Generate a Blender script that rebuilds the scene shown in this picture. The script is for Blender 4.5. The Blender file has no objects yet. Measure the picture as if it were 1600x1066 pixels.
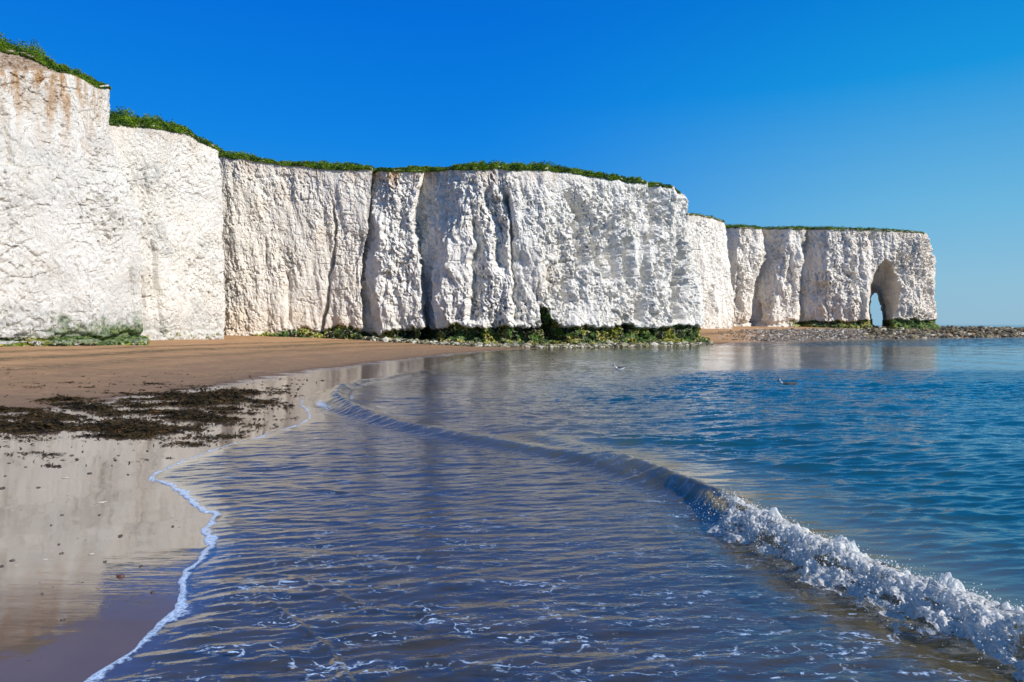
import bpy, math, random
import numpy as np
from mathutils import Vector

random.seed(7)
R = np.random.RandomState(11)
SC = bpy.context.scene
COL = SC.collection
H = 2.2            # eye height above the sea
F = 1100.0         # focal length, in pixels of a 1600 px wide picture
HZ = 507.0         # row of the sea horizon

# ------------------------------------------------------------------ helpers
def ground_pt(px, Y):
    return ((px - 800.0) / F * Y, Y)

def pt(px, py, Y):
    return ((px - 800.0) / F * Y, Y, H + (HZ - py) / F * Y)

def _hash(ix, iy, iz, seed):
    h = (ix.astype(np.int64) * 374761393 + iy.astype(np.int64) * 668265263 + iz.astype(np.int64) * 2147483647 + seed * 1274126177) & 0xFFFFFFFF
    h = ((h ^ (h >> 13)) * 1274126177) & 0xFFFFFFFF
    h = ((h ^ (h >> 16)) * 2246822519) & 0xFFFFFFFF
    return (h ^ (h >> 15)) & 0xFFFFFFFF

def perlin(x, y, z, seed=0):
    x = np.asarray(x, dtype=np.float64); y = np.asarray(y, dtype=np.float64) + 0 * x; z = np.asarray(z, dtype=np.float64) + 0 * x
    xi = np.floor(x); yi = np.floor(y); zi = np.floor(z)
    xf = x - xi; yf = y - yi; zf = z - zi
    u = xf ** 3 * (xf * (xf * 6 - 15) + 10); v = yf ** 3 * (yf * (yf * 6 - 15) + 10); w = zf ** 3 * (zf * (zf * 6 - 15) + 10)
    out = 0
    for a in (0, 1):
        for b in (0, 1):
            for c in (0, 1):
                h = _hash(xi + a, yi + b, zi + c, seed)
                gx = (h & 1023) / 511.5 - 1; gy = ((h >> 10) & 1023) / 511.5 - 1; gz = ((h >> 20) & 1023) / 511.5 - 1
                d = gx * (xf - a) + gy * (yf - b) + gz * (zf - c)
                out = out + d * (u if a else 1 - u) * (v if b else 1 - v) * (w if c else 1 - w)
    return out * 1.2

def fbm(x, y, z, octaves=4, seed=0, gain=0.5):
    s = 0; a = 1.0; t = 0
    for o in range(octaves):
        k = 2.03 ** o
        s = s + a * perlin(x * k + 17.3 * o, y * k - 5.1 * o, z * k + 3.7 * o, seed + o); t += a; a *= gain
    return s / t * 1.6

def worley(x, y, z, seed=0, tilt=False):
    xi = np.floor(x); yi = np.floor(y); zi = np.floor(z)
    f1 = np.full(x.shape, 9.0); f2 = np.full(x.shape, 9.0); cid = np.zeros(x.shape); fx = np.zeros(x.shape)
    for a in (-1, 0, 1):
        for b in (-1, 0, 1):
            for c in (-1, 0, 1):
                h = _hash(xi + a, yi + b, zi + c, seed)
                px = xi + a + (h & 1023) / 1023.0; py = yi + b + ((h >> 10) & 1023) / 1023.0; pz = zi + c + ((h >> 20) & 1023) / 1023.0
                d = np.sqrt((px - x) ** 2 + (py - y) ** 2 + (pz - z) ** 2)
                m = d < f1
                f2 = np.where(m, f1, np.minimum(f2, d))
                cid = np.where(m, ((h * 7919) & 4095) / 4095.0, cid)
                if tilt:
                    g = (px - x) * (((h * 31337) & 255) / 127.5 - 1) + (py - y) * (((h * 517) >> 4 & 255) / 127.5 - 1) + (pz - z) * (((h * 9973) >> 3 & 255) / 127.5 - 1)
                    fx = np.where(m, g, fx)
                f1 = np.where(m, d, f1)
    return (f1, f2, cid, fx) if tilt else (f1, f2, cid)

def sstep(a, b, x):
    t = np.clip((x - a) / (b - a), 0, 1)
    return t * t * (3 - 2 * t)

def seg_dist(X, Y, poly, closed=True):
    n = len(poly); best = np.full(X.shape, 1e9)
    for i in range(n if closed else n - 1):
        ax, ay = poly[i]; bx, by = poly[(i + 1) % n]
        dx, dy = bx - ax, by - ay
        t = np.clip(((X - ax) * dx + (Y - ay) * dy) / (dx * dx + dy * dy + 1e-12), 0, 1)
        best = np.minimum(best, (X - ax - t * dx) ** 2 + (Y - ay - t * dy) ** 2)
    return np.sqrt(best)

def inside(X, Y, poly):
    c = np.zeros(X.shape, dtype=bool); n = len(poly)
    for i in range(n):
        ax, ay = poly[i]; bx, by = poly[(i + 1) % n]
        if ay == by: continue
        m = ((ay > Y) != (by > Y)) & (X < (bx - ax) * (Y - ay) / (by - ay) + ax)
        c ^= m
    return c

def signed(X, Y, poly):
    d = seg_dist(X, Y, poly)
    return np.where(inside(X, Y, poly), d, -d)

def make_mesh(name, V, Q, mats, parent=None, smooth=True, attrs=None, tris=False, mat_idx=None):
    k = Q.shape[1]
    me = bpy.data.meshes.new(name)
    me.vertices.add(len(V)); me.vertices.foreach_set('co', np.ascontiguousarray(V, dtype=np.float32).ravel())
    me.loops.add(Q.size); me.loops.foreach_set('vertex_index', np.ascontiguousarray(Q, dtype=np.int32).ravel())
    me.polygons.add(len(Q)); me.polygons.foreach_set('loop_start', np.arange(0, Q.size, k, dtype=np.int32))
    me.polygons.foreach_set('loop_total', np.full(len(Q), k, dtype=np.int32))
    if mat_idx is not None: me.polygons.foreach_set('material_index', np.ascontiguousarray(mat_idx, dtype=np.int32))
    me.update(calc_edges=True)
    me.polygons.foreach_set('use_smooth', np.full(len(Q), bool(smooth)))
    for m in (mats if isinstance(mats, (list, tuple)) else [mats]): me.materials.append(m)
    for an, av in (attrs or {}).items():
        at = me.attributes.new(an, 'FLOAT', 'POINT'); at.data.foreach_set('value', np.ascontiguousarray(av, dtype=np.float32).ravel())
    o = bpy.data.objects.new(name, me); COL.objects.link(o)
    if parent: o.parent = parent
    return o

def grid_quads(nr, nc):
    i = np.arange(nr * nc).reshape(nr, nc)
    return np.stack([i[:-1, :-1], i[:-1, 1:], i[1:, 1:], i[1:, :-1]], -1).reshape(-1, 4)

def compact(V, Q, attrs):
    used = np.unique(Q); mp = np.full(len(V), -1); mp[used] = np.arange(len(used))
    return V[used], mp[Q], {k: a[used] for k, a in attrs.items()}

def tag(o, label=None, cat=None, group=None, kind=None):
    for k, v in (('label', label), ('category', cat), ('group', group), ('kind', kind)):
        if v: o[k] = v
    return o

# ------------------------------------------------------------------ node helper
class NT:
    def __init__(s, name):
        s.m = bpy.data.materials.new(name); s.m.use_nodes = True; s.t = s.m.node_tree; s.t.nodes.clear()
        s.out = s.t.nodes.new('ShaderNodeOutputMaterial')
    def n(s, typ, ins=None, **kw):
        nd = s.t.nodes.new(typ)
        for k, v in kw.items(): setattr(nd, k, v)
        for k, v in (ins or {}).items(): s.set(nd, k, v)
        return nd
    def set(s, nd, k, v):
        sock = nd.inputs[k]
        if isinstance(v, bpy.types.NodeSocket): s.t.links.new(v, sock)
        elif isinstance(v, bpy.types.Node): s.t.links.new(v.outputs[0], sock)
        else: sock.default_value = v
    def attr(s, name): return s.n('ShaderNodeAttribute', attribute_name=name).outputs['Fac']
    def pos(s): return s.n('ShaderNodeNewGeometry').outputs['Position']
    def math(s, op, a, b=0.0, clamp=False):
        return s.n('ShaderNodeMath', {0: a, 1: b}, operation=op, use_clamp=clamp).outputs[0]
    def mapr(s, v, a, b, c=0.0, d=1.0):
        return s.n('ShaderNodeMapRange', {'Value': v, 'From Min': a, 'From Max': b, 'To Min': c, 'To Max': d}, interpolation_type='SMOOTHSTEP').outputs[0]
    def scale(s, v, sc):
        return s.n('ShaderNodeMapping', {'Vector': v, 'Scale': sc}).outputs[0]
    def noise(s, vec, scale, detail=4, rough=0.55, dist=0.0):
        return s.n('ShaderNodeTexNoise', {'Vector': vec, 'Scale': scale, 'Detail': detail, 'Roughness': rough, 'Distortion': dist}).outputs['Fac']
    def vor(s, vec, scale, feature='F1', out='Distance'):
        return s.n('ShaderNodeTexVoronoi', {'Vector': vec, 'Scale': scale}, feature=feature).outputs[out]
    def mix(s, f, a, b):
        nd = s.n('ShaderNodeMix', data_type='RGBA'); s.set(nd, 0, f); s.set(nd, 6, a); s.set(nd, 7, b); return nd.outputs[2]
    def bump(s, h, strength, dist, normal=None):
        nd = s.n('ShaderNodeBump', {'Height': h, 'Strength': strength, 'Distance': dist})
        if normal is not None: s.set(nd, 'Normal', normal)
        return nd.outputs[0]
    def done(s, sh):
        s.t.links.new(sh, s.out.inputs['Surface']); return s.m

def C(r, g, b): return (r, g, b, 1.0)

# ------------------------------------------------------------------ materials
def mat_chalk():
    t = NT('chalk'); p = t.pos()
    n1 = t.noise(p, 0.45, 5, 0.6); n2 = t.noise(p, 2.6, 6, 0.65); n3 = t.noise(t.scale(p, (1, 1, 0.12)), 1.7, 4, 0.6)
    col = t.mix(t.mapr(n1, 0.35, 0.7), C(0.91, 0.885, 0.83), C(0.83, 0.80, 0.735))
    col = t.mix(t.mapr(n2, 0.55, 0.75, 0, 0.4), col, C(0.64, 0.58, 0.48))
    col = t.mix(t.math('MULTIPLY', t.attr('warm'), t.mapr(n2, 0.3, 0.75, 0.2, 0.85)), col, C(0.74, 0.60, 0.43))
    streak = t.math('MULTIPLY', t.attr('streak'), t.mapr(n3, 0.42, 0.62))
    col = t.mix(streak, col, C(0.55, 0.33, 0.16))
    col = t.mix(t.math('MULTIPLY', t.attr('grey'), t.mapr(t.noise(p, 3.5, 5, 0.7), 0.35, 0.65)), col, C(0.36, 0.38, 0.38))
    col = t.mix(t.math('MULTIPLY', t.attr('earth'), t.mapr(n2, 0.2, 0.5, 0.6, 1)), col, t.mix(t.mapr(t.noise(p, 7, 4), 0.4, 0.6), C(0.36, 0.24, 0.16), C(0.52, 0.42, 0.33)))
    # seaweed and algae growth
    n4 = t.noise(p, 1.5, 5, 0.65); n5 = t.noise(p, 5, 4, 0.6)
    n6 = t.noise(p, 0.55, 3, 0.6)
    al = t.mix(t.mapr(n4, 0.47, 0.55), C(0.012, 0.018, 0.008), C(0.060, 0.135, 0.020))
    al = t.mix(t.math('MULTIPLY', t.mapr(n6, 0.48, 0.56), t.mapr(n5, 0.42, 0.56)), al, C(0.42, 0.38, 0.04))
    al = t.mix(t.math('MULTIPLY', t.mapr(n5, 0.54, 0.62, 0, 0.95), t.mapr(n6, 0.36, 0.52, 0.35, 1.0)), al, C(0.55, 0.51, 0.36))
    am = t.attr('algae')
    am = t.mapr(t.math('ADD', am, t.math('MULTIPLY', t.math('SUBTRACT', t.noise(p, 2.2, 6, 0.7), 0.5), 1.5)), 0.40, 0.58)
    col = t.mix(am, col, al)
    gm = t.mapr(t.math('ADD', t.attr('moss'), t.math('MULTIPLY', t.math('SUBTRACT', t.noise(p, 1.6, 6, 0.7), 0.5), 1.7)), 0.35, 0.85)
    col = t.mix(t.math('MULTIPLY', gm, 0.82), col, t.mix(t.mapr(n5, 0.4, 0.6), C(0.018, 0.085, 0.022), C(0.24, 0.30, 0.10)))
    h = t.math('ADD', t.math('MULTIPLY', t.noise(t.scale(p, (1, 1, 0.7)), 4.5, 9, 0.76), 1.0), t.math('MULTIPLY', t.mapr(t.vor(t.scale(p, (1, 1, 0.55)), 3.6), 0.0, 0.35), 0.30))
    nb = t.bump(h, 1.0, 0.30)
    bs = t.n('ShaderNodeBsdfPrincipled', {'Base Color': col, 'Roughness': 0.95, 'Normal': nb, 'Specular IOR Level': 0.15})
    return t.done(bs.outputs[0])

def mat_sand():
    t = NT('sand'); p = t.pos()
    wet = t.attr('wet')
    n1 = t.noise(p, 0.6, 5, 0.6); n2 = t.noise(p, 22, 4, 0.7); n3 = t.noise(t.scale(p, (0.25, 1.2, 1)), 1.4, 5, 0.65)
    dry = t.mix(t.mapr(n1, 0.35, 0.65), C(0.48, 0.285, 0.145), C(0.40, 0.235, 0.12))
    dry = t.mix(t.mapr(n3, 0.48, 0.66, 0, 0.55), dry, C(0.27, 0.145, 0.09))
    dry = t.mix(t.mapr(n2, 0.58, 0.72, 0, 0.6), dry, C(0.16, 0.10, 0.07))
    # dark wrack bits washed into lines
    wr = t.math('MULTIPLY', t.attr('wrack'), t.mapr(t.noise(t.scale(p, (0.7, 1.6, 1)), 2.6, 6, 0.78), 0.44, 0.50))
    dry = t.mix(t.math('MULTIPLY', wr, 0.85), dry, C(0.06, 0.055, 0.03))
    dry = t.mix(t.math('MULTIPLY', t.attr('damp'), t.mapr(n1, 0.2, 0.6, 0.6, 1.0)), dry, C(0.235, 0.150, 0.095))
    damp = t.mix(t.mapr(n1, 0.3, 0.7), C(0.135, 0.088, 0.064), C(0.105, 0.068, 0.050))
    damp = t.mix(t.attr('under'), damp, t.mix(t.mapr(t.noise(t.scale(p, (0.6, 1.6, 1)), 3.0, 4), 0.35, 0.65), C(0.085, 0.058, 0.034), C(0.045, 0.033, 0.020)))
    col = t.mix(t.mapr(wet, 0.05, 0.6), dry, damp)
    speck = t.vor(t.scale(p, (1, 1, 1)), 9.0)
    sn = t.noise(p, 1.1, 3)
    sp = t.math('MULTIPLY', t.math('LESS_THAN', speck, 0.10), t.mapr(sn, 0.5, 0.62))
    col = t.mix(t.math('MULTIPLY', sp, 0.8), col, C(0.035, 0.03, 0.025))
    col = t.mix(t.math('MULTIPLY', t.math('LESS_THAN', t.vor(p, 3.1), 0.05), 0.7), col, C(0.7, 0.66, 0.6))
    nd = t.bump(t.math('ADD', t.noise(p, 6, 6, 0.7), t.math('MULTIPLY', t.noise(p, 1.3, 3), 2.0)), t.mapr(wet, 0.1, 0.75, 1.0, 0.0), 0.09)
    base = t.n('ShaderNodeBsdfPrincipled', {'Base Color': col, 'Roughness': 0.9, 'Normal': nd, 'Specular IOR Level': 0.2})
    # thin film of water on the wet sand
    rip = t.math('ADD', t.math('MULTIPLY', t.noise(t.scale(p, (0.35, 2.2, 1)), 3.0, 4, 0.6), 0.5), t.math('MULTIPLY', t.noise(p, 30, 3, 0.6), 0.03))
    nw = t.bump(rip, t.mapr(t.attr('ripple'), 0, 1, 0.05, 1.0), 0.012)
    gl = t.n('ShaderNodeBsdfGlossy', {'Color': C(0.97, 0.96, 0.94), 'Roughness': t.mapr(wet, 0.45, 1.0, 0.3, 0.04), 'Normal': nw})
    fr = t.n('ShaderNodeFresnel', {'IOR': 5.5, 'Normal': nw})
    film = t.mapr(t.math('ADD', wet, t.math('MULTIPLY', t.math('SUBTRACT', t.noise(t.scale(p, (0.5, 1.3, 1)), 2.2, 5, 0.65), 0.5), 0.7)), 0.42, 0.62)
    fac = t.math('MULTIPLY', t.math('MULTIPLY', t.math('MULTIPLY', fr.outputs[0], t.attr('sheen')), film), t.math('MULTIPLY', t.math('SUBTRACT', 1.0, sp), t.math('SUBTRACT', 1.0, t.attr('under'))))
    mx = t.n('ShaderNodeMixShader', {0: fac, 1: base.outputs[0], 2: gl.outputs[0]})
    return t.done(mx.outputs[0])

def mat_water():
    t = NT('sea_water'); p = t.pos()
    depth = t.attr('depth')
    n1 = t.noise(t.scale(p, (0.7, 1.7, 1)), 12.0, 3, 0.6, 0.3)
    n2 = t.noise(t.scale(p, (0.6, 1.6, 1)), 2.6, 4, 0.55, 0.2)
    hh = t.math('ADD', t.math('MULTIPLY', n1, 0.28), n2)
    nb = t.bump(hh, 1.0, t.math('MULTIPLY', t.mapr(t.attr('calm'), 0, 1, 1.0, 0.15), t.mapr(t.attr('dist'), 8, 30, 0.016, 0.085)))
    gl = t.n('ShaderNodeBsdfGlossy', {'Color': C(1, 1, 1), 'Roughness': 0.03, 'Normal': nb})
    tr = t.n('ShaderNodeBsdfTransparent', {'Color': C(0.84, 0.87, 0.90)})
    bodyc = t.mix(t.mapr(depth, 0.18, 0.75), C(0.17, 0.13, 0.055), C(0.004, 0.045, 0.065))
    bodyc = t.mix(t.mapr(depth, 0.8, 2.6), bodyc, C(0.0, 0.060, 0.105))
    bodyc = t.mix(t.attr('silt'), bodyc, C(0.26, 0.19, 0.035))
    body = t.n('ShaderNodeBsdfDiffuse', {'Color': bodyc, 'Normal': nb})
    glow = t.n('ShaderNodeBsdfTranslucent', {'Color': C(0.42, 0.36, 0.10), 'Normal': nb})
    body = t.n('ShaderNodeMixShader', {0: t.math('MULTIPLY', t.attr('silt'), 0.6), 1: body.outputs[0], 2: glow.outputs[0]})
    bt = t.n('ShaderNodeMixShader', {0: t.mapr(depth, 0.12, 0.60), 1: tr.outputs[0], 2: body.outputs[0]})
    bf = t.n('ShaderNodeNewGeometry').outputs['Backfacing']
    fr = t.n('ShaderNodeFresnel', {'IOR': t.math('ADD', 2.1, t.math('MULTIPLY', bf, 1 / 2.1 - 2.1)), 'Normal': nb})
    w = t.n('ShaderNodeMixShader', {0: fr.outputs[0], 1: bt.outputs[0], 2: gl.outputs[0]})
    # foam carried on the surface
    q = t.n('ShaderNodeVectorMath', {0: t.scale(p, (0.55, 1.9, 1)), 1: t.n('ShaderNodeTexNoise', {'Vector': p, 'Scale': 3.0, 'Detail': 4}).outputs['Color']}, operation='ADD').outputs[0]
    lace = t.vor(q, 3.4, 'DISTANCE_TO_EDGE'); lace2 = t.vor(p, 26.0, 'DISTANCE_TO_EDGE')
    big = t.noise(t.scale(p, (0.5, 1.8, 1)), 2.3, 4, 0.6)
    m1 = t.math('MULTIPLY', t.mapr(lace, 0.0, 0.07, 1, 0), t.mapr(big, 0.47, 0.62))
    m1 = t.math('MULTIPLY', m1, t.mapr(t.noise(t.scale(p, (0.6, 1.5, 1)), 16, 4), 0.42, 0.6))
    bl = t.math('MULTIPLY', t.mapr(t.noise(t.scale(p, (0.7, 1.9, 1)), 8.5, 5, 0.62), 0.62, 0.67), t.mapr(big, 0.42, 0.6))
    m1 = t.math('MULTIPLY', t.math('MAXIMUM', m1, bl), t.attr('lace'))
    e = t.attr('edge')
    m2 = t.mapr(t.math('ADD', e, t.math('MULTIPLY', t.math('SUBTRACT', t.noise(p, 11, 6, 0.75), 0.5), 1.1)), 0.40, 0.60)
    m2 = t.math('MULTIPLY', m2, t.mapr(lace2, 0.0, 0.22, 1.0, 0.55))
    fm = t.math('MAXIMUM', m1, m2)
    fb = t.bump(t.math('ADD', t.noise(p, 60, 5, 0.7), t.math('MULTIPLY', lace2, 1.5)), 0.7, 0.010)
    foam = t.n('ShaderNodeBsdfPrincipled', {'Base Color': C(0.50, 0.66, 0.90), 'Roughness': 0.3, 'Normal': fb})  # blue of the reflected sky is painted into the foam's base colour
    mx = t.n('ShaderNodeMixShader', {0: fm, 1: w.outputs[0], 2: foam.outputs[0]})
    return t.done(mx.outputs[0])

def mat_foam():
    t = NT('foam'); p = t.pos()
    nb = t.bump(t.noise(p, 24, 5, 0.65), 0.8, 0.012)
    n = t.noise(p, 9, 4, 0.6)
    col = t.mix(t.mapr(n, 0.4, 0.62), C(0.99, 0.98, 0.95), C(0.95, 0.95, 0.93))
    a = t.n('ShaderNodeBsdfPrincipled', {'Base Color': col, 'Roughness': 0.28, 'Normal': nb, 'Specular IOR Level': 0.6})
    b = t.n('ShaderNodeBsdfTranslucent', {'Color': C(0.97, 0.98, 0.96), 'Normal': nb})
    m1 = t.n('ShaderNodeMixShader', {0: 0.55, 1: a.outputs[0], 2: b.outputs[0]})
    tr = t.n('ShaderNodeBsdfTransparent', {'Color': C(0.9, 0.95, 0.95)})
    holes = t.mapr(t.noise(p, 34, 4, 0.75), 0.50, 0.62, 0.0, 0.7)
    holes = t.math('MULTIPLY', holes, t.attr('thin'))
    mx = t.n('ShaderNodeMixShader', {0: holes, 1: m1.outputs[0], 2: tr.outputs[0]})
    return t.done(mx.outputs[0])

def mat_plant(name, ca, cb, cc, scale=0.8):
    t = NT(name); p = t.pos()
    n = t.noise(p, scale, 4, 0.6); n2 = t.noise(p, 5.0, 3)
    col = t.mix(t.mapr(n, 0.42, 0.55), ca, cb)
    col = t.mix(t.mapr(n2, 0.56, 0.68, 0, 0.7), col, cc)
    bs = t.n('ShaderNodeBsdfPrincipled', {'Base Color': col, 'Roughness': 0.75, 'Specular IOR Level': 0.25})
    tl = t.n('ShaderNodeBsdfTranslucent', {'Color': col})
    return t.done(t.n('ShaderNodeMixShader', {0: 0.2, 1: bs.outputs[0], 2: tl.outputs[0]}).outputs[0])

def mat_rock(name, ramp):
    t = NT(name); rnd = t.n('ShaderNodeNewGeometry').outputs['Random Per Island']
    cr = t.n('ShaderNodeValToRGB', {'Fac': rnd}); cr.color_ramp.interpolation = 'CONSTANT'
    els = cr.color_ramp.elements
    while len(els) < len(ramp): els.new(0.5)
    for e, (po, c) in zip(els, ramp): e.position = po; e.color = c
    col = t.mix(t.mapr(t.noise(t.pos(), 6, 3), 0.4, 0.7, 0, 0.4), cr.outputs[0], C(0.12, 0.10, 0.06))
    return t.done(t.n('ShaderNodeBsdfPrincipled', {'Base Color': col, 'Roughness': 0.7}).outputs[0])

def mat_plain(name, c, rough=0.6, c2=None, scale=20):
    t = NT(name); col = c
    if c2: col = t.mix(t.mapr(t.noise(t.pos(), scale, 4), 0.4, 0.62), c, c2)
    return t.done(t.n('ShaderNodeBsdfPrincipled', {'Base Color': col, 'Roughness': rough}).outputs[0])

M_CHALK = mat_chalk(); M_SAND = mat_sand(); M_WATER = mat_water(); M_FOAM = mat_foam()
M_GRASS = mat_plant('clifftop_greenery', C(0.035, 0.095, 0.012), C(0.13, 0.23, 0.012), C(0.24, 0.27, 0.02), 0.7)
M_WEED = mat_plant('seaweed', C(0.016, 0.013, 0.007), C(0.050, 0.034, 0.013), C(0.17, 0.09, 0.035), 2.2)

# ------------------------------------------------------------------ shore lines
LAND = [(-3.2, -30), (-2.9, 0), (-2.78, 3.4), (-2.70, 4.33), (-2.61, 4.66), (-2.63, 5.17), (-2.61, 5.46), (-2.76, 5.87), (-2.95, 6.29), (-3.0, 6.7), (-3.04, 7.06), (-3.37, 7.54), (-3.39, 8.01), (-3.59, 8.29), (-3.96, 8.55), (-4.3, 9.1),
        (-4.67, 9.68), (-5.21, 10.04), (-5.36, 10.6), (-5.29, 11.63), (-5.24, 12.5), (-5.05, 13.6), (-4.85, 14.6), (-4.6, 15.8), (-5.0, 17.4),
        (-6.2, 20), (-6.4, 24), (-5.6, 28), (-4.9, 33), (-3.8, 42), (-2.6, 50), (-0.6, 58.5), (1.6, 64), (4.4, 66.3), (12, 69.8), (18, 73), (22.3, 75.6),
        (25, 82), (30, 89), (36, 95), (47.8, 105), (69, 113), (103, 130), (160, 150), (260, 180), (262, 196), (160, 172), (104, 154), (76, 150),
        (45, 165), (-100, 420), (-900, 900), (-900, -30)]
def chaikin(P, keep):
    out = []
    n = len(P)
    for i in range(n):
        a, b = P[i], P[(i + 1) % n]
        if i >= keep: out.append(P[i]); continue
        out += [(a[0] * .75 + b[0] * .25, a[1] * .75 + b[1] * .25), (a[0] * .25 + b[0] * .75, a[1] * .25 + b[1] * .75)]
    return out
LAND = chaikin(LAND, 34)
DRYP = [(-30, -30), (-24, 6), (-15.5, 12.5), (-12.9, 17.2), (-11.6, 22), (-10.6, 30), (-8.4, 41), (-5.4, 52), (-2.0, 60), (1.5, 65), (14, 72), (22, 77.5), (26, 86), (38, 98),
        (50, 108), (80, 122), (120, 142), (100, 150), (45, 163), (-100, 420), (-900, 900), (-900, -30)]

def shore(X, Y):
    d = signed(X, Y, LAND)
    near = np.clip(1 - (np.hypot(X, Y) - 10) / 30, 0.25, 1)
    w = 0.10 * perlin(X * 1.1, Y * 1.1, 0.3, 5) + 0.07 * perlin(X * 3.4, Y * 3.4, 1.3, 6) + 0.03 * perlin(X * 9, Y * 9, 2.3, 8)
    return d + w * np.clip(near, 0, 1) * np.exp(-np.abs(d) / 3.0)

def ground_z(X, Y, d=None):
    if d is None: d = shore(X, Y)
    far = sstep(82, 112, Y)
    dl = np.maximum(d, 0)
    zl = np.where(dl < 6, 0.017 * dl, 0.102 + 0.041 * (dl - 6))
    zf = 0.13 * dl
    z = zl * (1 - far) + zf * far
    z = 2.0 * np.tanh(z / 2.0)
    dw = np.maximum(-d, 0)
    zs = -(0.020 * dw + 0.0075 * dw ** 2); zs = np.maximum(zs, -5)
    z = np.where(d > 0, z, zs)
    dry = sstep(-1.0, 3.0, signed(X, Y, DRYP))
    z = z + dry * (0.05 * fbm(X * 0.35, Y * 0.35, 0.0, 4, 31) + 0.012 * fbm(X * 2.5, Y * 2.5, 0.0, 3, 33))
    return z

def polar(r0, r1, nr, a0, a1, na, extra_r=(), side=None):
    r = np.concatenate([np.geomspace(r0, r1, nr), np.array(extra_r)])
    a = np.linspace(a0, a1, na)
    if side is not None: a = np.concatenate([np.linspace(-side, a0, 40)[:-1], a, np.linspace(a1, side, 40)[1:]])
    a = np.radians(a)
    RR, AA = np.meshgrid(r, a, indexing='ij')
    return RR * np.sin(AA), RR * np.cos(AA), RR

# ------------------------------------------------------------------ beach
def build_ground():
    X, Y, RR = polar(2.0, 260, 620, -44, 44, 620, (400, 700, 1200), 100)
    sh = X.shape; X = X.ravel(); Y = Y.ravel()
    d = shore(X, Y); z = ground_z(X, Y, d)
    ds = signed(X, Y, DRYP)
    wet = 1 - sstep(-3.6, 1.8, ds + 1.1 * fbm(X * 0.5, Y * 1.1, 0, 5, 41))
    wet = np.where(Y > 85, wet * 0.3, wet)
    rip = np.exp(-((X + 3.4) ** 2 / 0.9 + (Y - 5.9) ** 2 / 0.6)) * 0.6 + 0.12 + 0.9 * sstep(13.5, 17, Y)
    wrack = 0
    for off, wd, am in ((5.2, 0.7, 0.5), (9.0, 1.2, 0.8), (13.0, 1.3, 1.0), (17.0, 0.8, 0.9), (1.6, 0.8, 0.5)):
        wrack = wrack + am * np.exp(-((ds - off + 1.2 * perlin(X * 0.12, Y * 0.12, off, 51)) / wd) ** 2)
    wrack = np.where(Y > 90, np.where((X < 60), 0.9 * np.exp(-((d - 9.5) / 1.2) ** 2), 0), wrack)
    V = np.stack([X, Y, z], -1)
    o = make_mesh('beach', V, grid_quads(*sh), M_SAND, attrs={'sheen': 0.30 + 0.70 * sstep(4.9, 6.6, Y + 0.5 * fbm(X * .9, Y * 4.5, 0, 4, 47)), 'damp': sstep(15, 0, ds + 2.0 * perlin(X * .15, Y * .15, 0, 43)) * (Y < 85), 'under': sstep(0.0, -0.5, d), 'wet': wet, 'ripple': np.clip(rip, 0, 1), 'wrack': np.clip(wrack, 0, 1)})
    tag(o, 'brown sand beach, wet and mirror-like beside the water', kind='structure')
build_ground()

# ------------------------------------------------------------------ sea
CREST = [  # Y, x, height
    (0.5, 4.4, .20), (3.0, 3.85, .27), (4.0, 3.62, .30), (4.75, 3.40, .30), (5.5, 3.06, .29), (6.3, 2.80, .28), (7.2, 2.66, .27), (8.1, 2.48, .28), (9.0, 2.22, .27), (10.2, 1.75, .20),
    (11.6, 1.05, .13), (13.8, -1.2, .10), (15.6, -2.7, .10), (17.4, -3.9, .14), (19.0, -4.75, .19), (22, -5.45, .20), (25.5, -5.5, .13), (29, -4.9, .06), (36, -3.2, .0), (4000, -3, 0)]
CREST = [c for c in CREST if c[0] < 8.5] + [(9.0, 2.32, .245), (10.2, 2.02, .19), (11.5, 1.50, .13), (13.0, .82, .08), (15.0, -.2, .03), (17, -1.3, 0), (30, -3, 0), (4000, -3, 0)]
CREST = [(a_, b_, c_ * .88) for a_, b_, c_ in CREST]
LINE = [(0.5, 4.4, 0), (9.0, 2.1, 0), (10.0, 1.75, .03), (10.8, 1.40, .09), (11.6, 1.0, .12), (13.8, -1.2, .10), (15.6, -2.7, .14), (17.4, -3.9, .20), (19.0, -4.75, .28), (22, -5.45, .28), (25.5, -5.5, .20), (29, -4.9, .10), (36, -3.2, .0), (4000, -3, 0)]
cY = np.array([c[0] for c in CREST]); cX = np.array([c[1] for c in CREST]); cH = np.array([c[2] for c in CREST])
lY = np.array([c[0] for c in LINE]); lX = np.array([c[1] for c in LINE]); lH = np.array([c[2] for c in LINE])
def smooth_interp(Y, ys, vs):
    yy = np.linspace(0.5, 40, 800); vv = np.interp(yy, ys, vs)
    k = np.hanning(31); k /= k.sum(); vv = np.convolve(np.pad(vv, 15, mode='edge'), k, 'valid')
    return np.interp(Y, yy, vv)
def crest_x(Y): return smooth_interp(Y, cY, cX) + 0.05 * perlin(Y * 0.9, 0.2, 0.4, 77) + 0.02 * perlin(Y * 3.2, 0.2, 0.4, 78)
def crest_h(Y): return smooth_interp(Y, cY, cH)

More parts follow.
